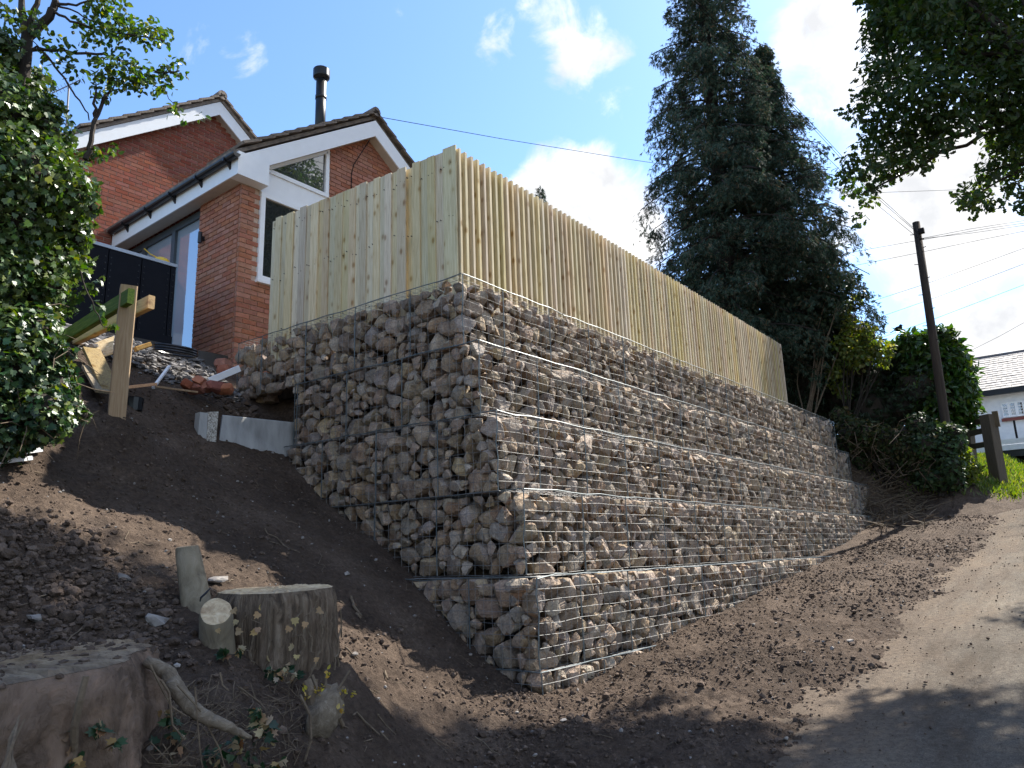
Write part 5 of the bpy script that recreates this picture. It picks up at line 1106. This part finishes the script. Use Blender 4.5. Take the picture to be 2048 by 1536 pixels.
# dry leaves caught on the wide stump and stub
dl = MB(); leafpos = [(520, 1214), (518, 1226), (589, 1236), (515, 1255), (512, 1262), (580, 1254), (643, 1220), (466, 1218), (474, 1240), (585, 1298), (594, 1310), (534, 1318), (472, 1262), (434, 1258), (612, 1244), (635, 1315)]
V0, F0 = T_IVY
for px, py in leafpos:
    c = P(px, py, 4.34 if px > 480 else 4.28); s_ = random.uniform(.03, .05); nrm = np.array([-.5, -.8, .3]) + rng.normal(0, .4, 3); nrm /= np.linalg.norm(nrm); tp_ = rng.normal(0, 1, 3) + [0, 0, -.6]; tp_ -= tp_ @ nrm * nrm; tp_ /= np.linalg.norm(tp_); bb_ = np.cross(tp_, nrm)
    obj('dry_leaf', c + s_ * (V0[:, 0:1] * bb_ + V0[:, 1:2] * tp_ + V0[:, 2:3] * nrm * 2), F0, MAT['deadleaf'], st2)
# loose sticks and pale stones on the soil
sticks = [((104, 1310), (200, 1245), .004, "pale thin curved stick on the cloddy soil behind the giant stump"), ((702, 1200), (722, 1245), .012, "short thick stick on the slope right of the wide stump"), ((690, 1300), (716, 1325), .007, "small forked stick on the soil above the shrub stub"), ((640, 1112), (646, 1150), .004, "fine bent twig high on the dark soil slope"), ((706, 1440), (776, 1490), .006, "pale crooked twig in the sunlit soil at the bottom"), ((770, 1348), (778, 1366), .007, "small dark stick low on the slope near the gabions"), ((950, 1480), (1000, 1520), .005, "thin root like twig on the mud at the bottom centre"), ((530, 1062), (600, 1110), .005, "long fine root on the slope above the wide stump")]
for (a, b, r, lab) in sticks:
    p0, p1 = ground_hit(*a), ground_hit(*b); m = MB(); t = np.linspace(0, 1, 6); pts = p0[None] * (1 - t)[:, None] + p1[None] * t[:, None]; pts[1:-1] += rng.normal(0, .018, (4, 3)); pts[:, 2] = terrain(pts[:, 0], pts[:, 1]) + r + .012; m.tube(pts, np.linspace(r, r * .6, 6), 6); tag(m.build('stick', MAT['twig']), lab, 'stick', 'loose sticks on the bank')
sts = [((694, 1152), .045, 'pale angular stone on the slope right of the wide stump'), ((820, 1217), .03, 'white round stone near the gabion base'), ((430, 1168), .075, 'grey white broken stone between leaning stub and wide stump'), ((75, 1245), .06, 'bright white stone among the big clods on the left'), ((1124, 1442), .03, 'grey stone in the mud below the gabion corner'), ((1070, 1512), .03, 'pale stone in the mud at the bottom centre'), ((1572, 1480), .03, 'pale stone at the road edge in the bottom right'), ((1700, 1285), .05, 'flat pale stone on the mud beside the road'), ((705, 1312), .035, 'small grey stone below the stick on the slope'), ((655, 1205), .05, 'dull grey stone right of the wide stump top'), ((310, 1245), .09, 'flat triangular grey stone on the soil left of the stubs'), ((250, 1160), .06, 'dusty flat stone on the middle of the soil slope')]
for (a, s_, lab) in sts:
    c = ground_hit(*a); U, Fc = ICO2; rn = rng.normal(size=(9, 3)); rn /= np.linalg.norm(rn, axis=1)[:, None]; s_ *= .72; V = rock_mesh(np.zeros(3), s_, rn, s_ * rng.uniform(.5, .9, 9), ICO2, rng) * np.array([1, .8, .55]); o = obj('loose_stone', V + up(c, s_ * .2), Fc, MAT['pebble']); tag(o, lab, 'stone', 'loose stones')

# ------------------------------------------------------------------ far right: pole, post, white house, trailer
pb_ = gpt(1908, 985, 20.0); ptp = P(1832, 445, 20.0); pole = thing('utility_pole', pb_, "tall dark wooden utility pole leaning left at the road bend", 'pole')
m = MB(); ax = ptp - P(1905, 940, 20.0); m.tube([pb_ - [0, 0, .5], P(1905, 940, 20.0), P(1868, 690, 20), ptp], [.115, .108, .096, .085], 12); m.build('shaft', MAT['pole'], pole, True)
m = MB(); c = P(1843, 462, 19.85); m.box(c - .06, c + .06); m.build('junction_box', MAT['cable'], pole); m = MB(); m.tube([P(1838, 478, 19.85), P(1848, 478, 19.85)], .02, 6); m.build('bracket', MAT['cable'], pole)
for k_, t in enumerate(np.linspace(.45, .95, 9)):
    c = pb_ * (1 - t) + ptp * t; s_ = 1 if k_ % 2 else -1; m = MB(); m.tube([c, c + np.array([-.08, -.15 * s_, 0])], .010, 5); m.build('step_bolt', MAT['cable'], pole)
gp_b = gpt(1994, 940, 20.6); gp_t = P(1975, 830, 20.6)
gp = thing('post_and_rail', gp_b, "thick square weathered gate post with two side rails on the grass bank", 'fence')
m = MB(); m.beam(gp_b - [0, 0, .3], gp_t, .27, .25, up=(.5, .86, 0), bev=.012); m.build('post', MAT['darkwood'], gp)
m = MB(); a = P(1941, 935, 21.6); m.beam(P(1943, 925, 21.6) - [0, 0, .5], P(1938, 862, 21.6), .18, .16, up=(.5, .86, 0), bev=.01); m.build('post', MAT['darkwood'], gp)
for pa, pb2 in (((1938, 868), (1985, 857)), ((1940, 894), (1986, 886)), ((1950, 845), (1974, 840))): m = MB(); m.beam(P(*pa, 21.6), P(*pb2, 20.5), .06, .13, bev=.008); m.build('rail', MAT['darkwood'], gp)
m = MB(); c = P(1992, 838, 20.6); m.box(c - [.05, .06, .18], c + [.05, .06, .18]); m.build('latch_block', MAT['darkwood'], gp)
HX = 32.0; wh = thing('white_house', (HX, 1, 3), "white rendered house with grey slate roof at the far right", 'building'); ze_ = float(atx(2000, 783, HX)[2]); yl = float(atx(1905, 800, HX)[1])
m = MB(); m.box((HX, -7, 2.0), (HX + 7, yl, ze_)); m.build('wall', MAT['whitewall'], wh)
zr_ = .205 * (HX + 3.6); m = MB(); m.prism([(HX - .35, ze_ + .02), (HX + 3.6, zr_), (HX + 7.35, ze_ + .02)], 1, -7.2, yl + .2); roofw = m.build('roof', MAT['slate'], wh)
sl0 = None; rows = 16; dxr, dzr = (3.95) / rows, (zr_ - ze_) / rows; angr = math.atan2(zr_ - ze_, 3.95); cnt = 0; rest = MB(); mbs = MB(); mbs.box((-.15, -.155, -.008), (.15, .155, .008))
for r_ in range(rows):
    for c_i in range(int((yl + .2 - .4) / .32)):
        y = .4 + c_i * .32 + (.16 if r_ % 2 else 0); x = HX - .35 + (r_ + .5) * dxr; z = ze_ + .02 + (r_ + .5) * dzr + .02 + random.uniform(-.004, .006)
        if sl0 is None: sl0 = mbs.build('slate', MAT['slate'], roofw); o = sl0
        else: o = sl0.copy(); link(o); o.parent = roofw
        o.location = (x, y, z); o.rotation_euler = (0, -angr + .06, 0)
m = MB(); m.box((HX - .42, -7, ze_ - .17), (HX - .30, yl + .2, ze_ + .03)); m.build('gutter', MAT['gutter'], wh)
rdg = MB(); rdg.tube([(HX + 3.6, -7.2, zr_ + .02), (HX + 3.6, yl + .2, zr_ + .02)], .1, 8); rdg.build('ridge_tile', MAT['slate'], wh)
def wwin(pa, pb2, n):
    a, b = atx(*pa, HX), atx(*pb2, HX); y1, y0 = max(a[1], b[1]), min(a[1], b[1]); z1, z0 = max(a[2], b[2]), min(a[2], b[2])
    m = MB(); m.box((HX - .05, y0, z0), (HX - .001, y1, z0 + .07)); m.box((HX - .05, y0, z1 - .07), (HX - .001, y1, z1)); st = (y1 - y0) / n
    for k in range(n + 1): yy = y0 + k * st; m.box((HX - .052, max(y0, yy - .05), z0 + .068), (HX - .002, min(y1, yy + .05), z1 - .068))
    w = m.build('window', MAT['white'], wh)
    for k in range(n):
        g = MB(); g.box((HX - .03, y0 + k * st + .05, z0 + .07), (HX - .02, y0 + (k + 1) * st - .05, z1 - .07)); g.build('pane', MAT['wglass'], w)
        g = MB()
        for zz in np.linspace(z0 + .07, z1 - .07, 5)[1:-1]: g.box((HX - .036, y0 + k * st + .06, zz - .012), (HX - .031, y0 + (k + 1) * st - .06, zz + .012))
        g.build('glazing_bar', MAT['white'], w)
    s_ = MB(); s_.box((HX - .12, y0 - .05, z0 - .13), (HX - .002, y1 + .05, z0 - .03)); s_.build('sill', MAT['sill'], wh)
wwin((2001, 806), (2052, 831), 3); wwin((1944, 812), (1972, 832), 2)
TXX = 27.0; tl_ = thing('flatbed_trailer', (TXX, .6, 2.6), "white sided flat trailer parked before the white house", 'trailer'); zb_, zt2 = float(atx(2020, 900, TXX)[2]), float(atx(2020, 878, TXX)[2]); y1_, y0_ = float(atx(1951, 880, TXX)[1]), -2.2
m = MB(); m.box((TXX, y0_, zb_), (TXX + 2, y1_, (zb_ + zt2) / 2 - .01)); m.box((TXX, y0_, (zb_ + zt2) / 2 + .01), (TXX + .06, y1_, zt2)); m.box((TXX + .06, y1_ - .06, (zb_ + zt2) / 2), (TXX + 2, y1_, zt2)); m.build('side_panel', MAT['plastic'], tl_)
m = MB(); m.box((TXX + .02, y0_, zb_ - .2), (TXX + 1.9, y1_ - .1, zb_ - .01)); m.build('chassis', MAT['black'], tl_)
for yy in (1.4, 0.2): m = MB(); m.tube([(TXX + .1, yy, zb_ - .2), (TXX + .3, yy, zb_ - .2)], .3, 16); m.build('wheel', MAT['black'], tl_)
m = MB(); c = atx(2030, 855, TXX); m.tube([(TXX + .03, c[1], zt2), (TXX + .03, c[1], float(atx(2028, 841, TXX)[2]))], .03, 6); m.build('stake', MAT['cable'], tl_)
m = MB(); a, b = atx(2001, 874, TXX + .8), atx(2030, 876, TXX + .8); m.beam((TXX + .8, a[1], zt2 + .05), (TXX + .5, b[1], zt2 - .02), .3, .08); tag(m.build('timber_load', MAT['orange']), "orange timber boards lying on the white trailer", 'timber')

# ------------------------------------------------------------------ overhead cables
def cable(pts, lab, r=.005, pale=False, sag=0.0):
    pts = [np.asarray(p, float) for p in pts]; out = []
    for a, b in zip(pts[:-1], pts[1:]):
        for t in np.linspace(0, 1, 14)[:-1]: out.append(a * (1 - t) + b * t - np.array([0, 0, sag * 4 * t * (1 - t)]))
    out.append(pts[-1]); m = MB(); m.tube(out, r, 5); return tag(m.build('overhead_cable', MAT['palecable' if pale else 'cable']), lab, 'cable', 'overhead cables')
cable([P(748, 232, 11.9), P(1000, 277, 14.5), P(1260, 319, 17.5), P(1470, 350, 18.6), P(1600, 372, 20), P(1760, 385, 22), P(1930, 379, 26), P(2100, 362, 30)], "cable running from the house gable across the sky through the conifer", .006)
PT = P(1838, 478, 19.85)
cable([P(1838, 466, 19.85), P(1760, 395, 18.6), P(1640, 265, 16.3), P(1480, 95, 13.4), P(1400, 10, 12.2), P(1330, -60, 11)], "upper of the paired cables falling steeply to the pole top", .0055)
cable([P(1840, 470, 19.85), P(1752, 394, 18.5), P(1637, 268, 16.3), P(1478, 99, 13.4), P(1396, 14, 12.2), P(1326, -60, 11)], "lower of the paired cables falling steeply to the pole top", .0055)
cable([P(1836, 476, 19.85), P(1740, 398, 18.4), P(1600, 262, 16.0), P(1480, 150, 13.8), P(1350, 5, 12), P(1300, -60, 11)], "single cable running below the pair to the pole top", .0055)
cable([PT, P(1940, 458, 21), P(2120, 430, 23)], "highest cable leaving the pole top to the right", .0055)
cable([PT, P(1945, 466, 21), P(2120, 440, 23)], "second cable leaving the pole top to the right", .0055)
cable([P(1700, 505, 21.5), P(1830, 482, 20.1), P(1980, 456, 22), P(2120, 436, 24)], "cable crossing just behind the pole below its top", .0055)
cable([P(1700, 533, 21.5), P(1835, 506, 20.3), P(1960, 480, 22), P(2120, 448, 24)], "cable crossing behind the pole a little lower down", .0055)
cable([P(1700, 617, 22), P(1860, 565, 22), P(2120, 470, 22)], "cable rising to the right behind the middle of the pole", .0055)
cable([P(1700, 655, 22.5), P(1880, 592, 22.5), P(2120, 500, 22.5)], "cable passing beneath it behind the pole towards the right edge", .0055)
cable([P(1740, 683, 23), P(1850, 645, 23), P(2120, 542, 23)], "cable with a small bird perched above the hedge", .0055)
cable([P(1920, 712, 26), P(2000, 672, 26), P(2120, 605, 26)], "lowest cable slanting above the white house roof", .0055)
bd = thing('bird', P(1797, 661, 23), "small dark bird perched on a cable above the laurel", 'bird')
U, Fc = ICO2; V = U * np.array([.07, .11, .08]); V[:, 2] += .03 * np.clip(V[:, 1] * -8, 0, 1); obj('body', V + P(1797, 660, 23) + [0, 0, .03], Fc, MAT['cable'], bd, True)
m = MB(); c = P(1797, 660, 23) + np.array([0, -.07, .11]); m.add(U * .045 + c, Fc.tolist()); m.tube([c + [0, -.035, 0], c + [0, -.075, -.008]], [.012, .002], 5); m.build('head', MAT['cable'], bd)
m = MB(); c = P(1797, 660, 23); m.beam(c + [0, .08, .02], c + [0, .22, -.04], .04, .012); m.build('tail', MAT['cable'], bd)
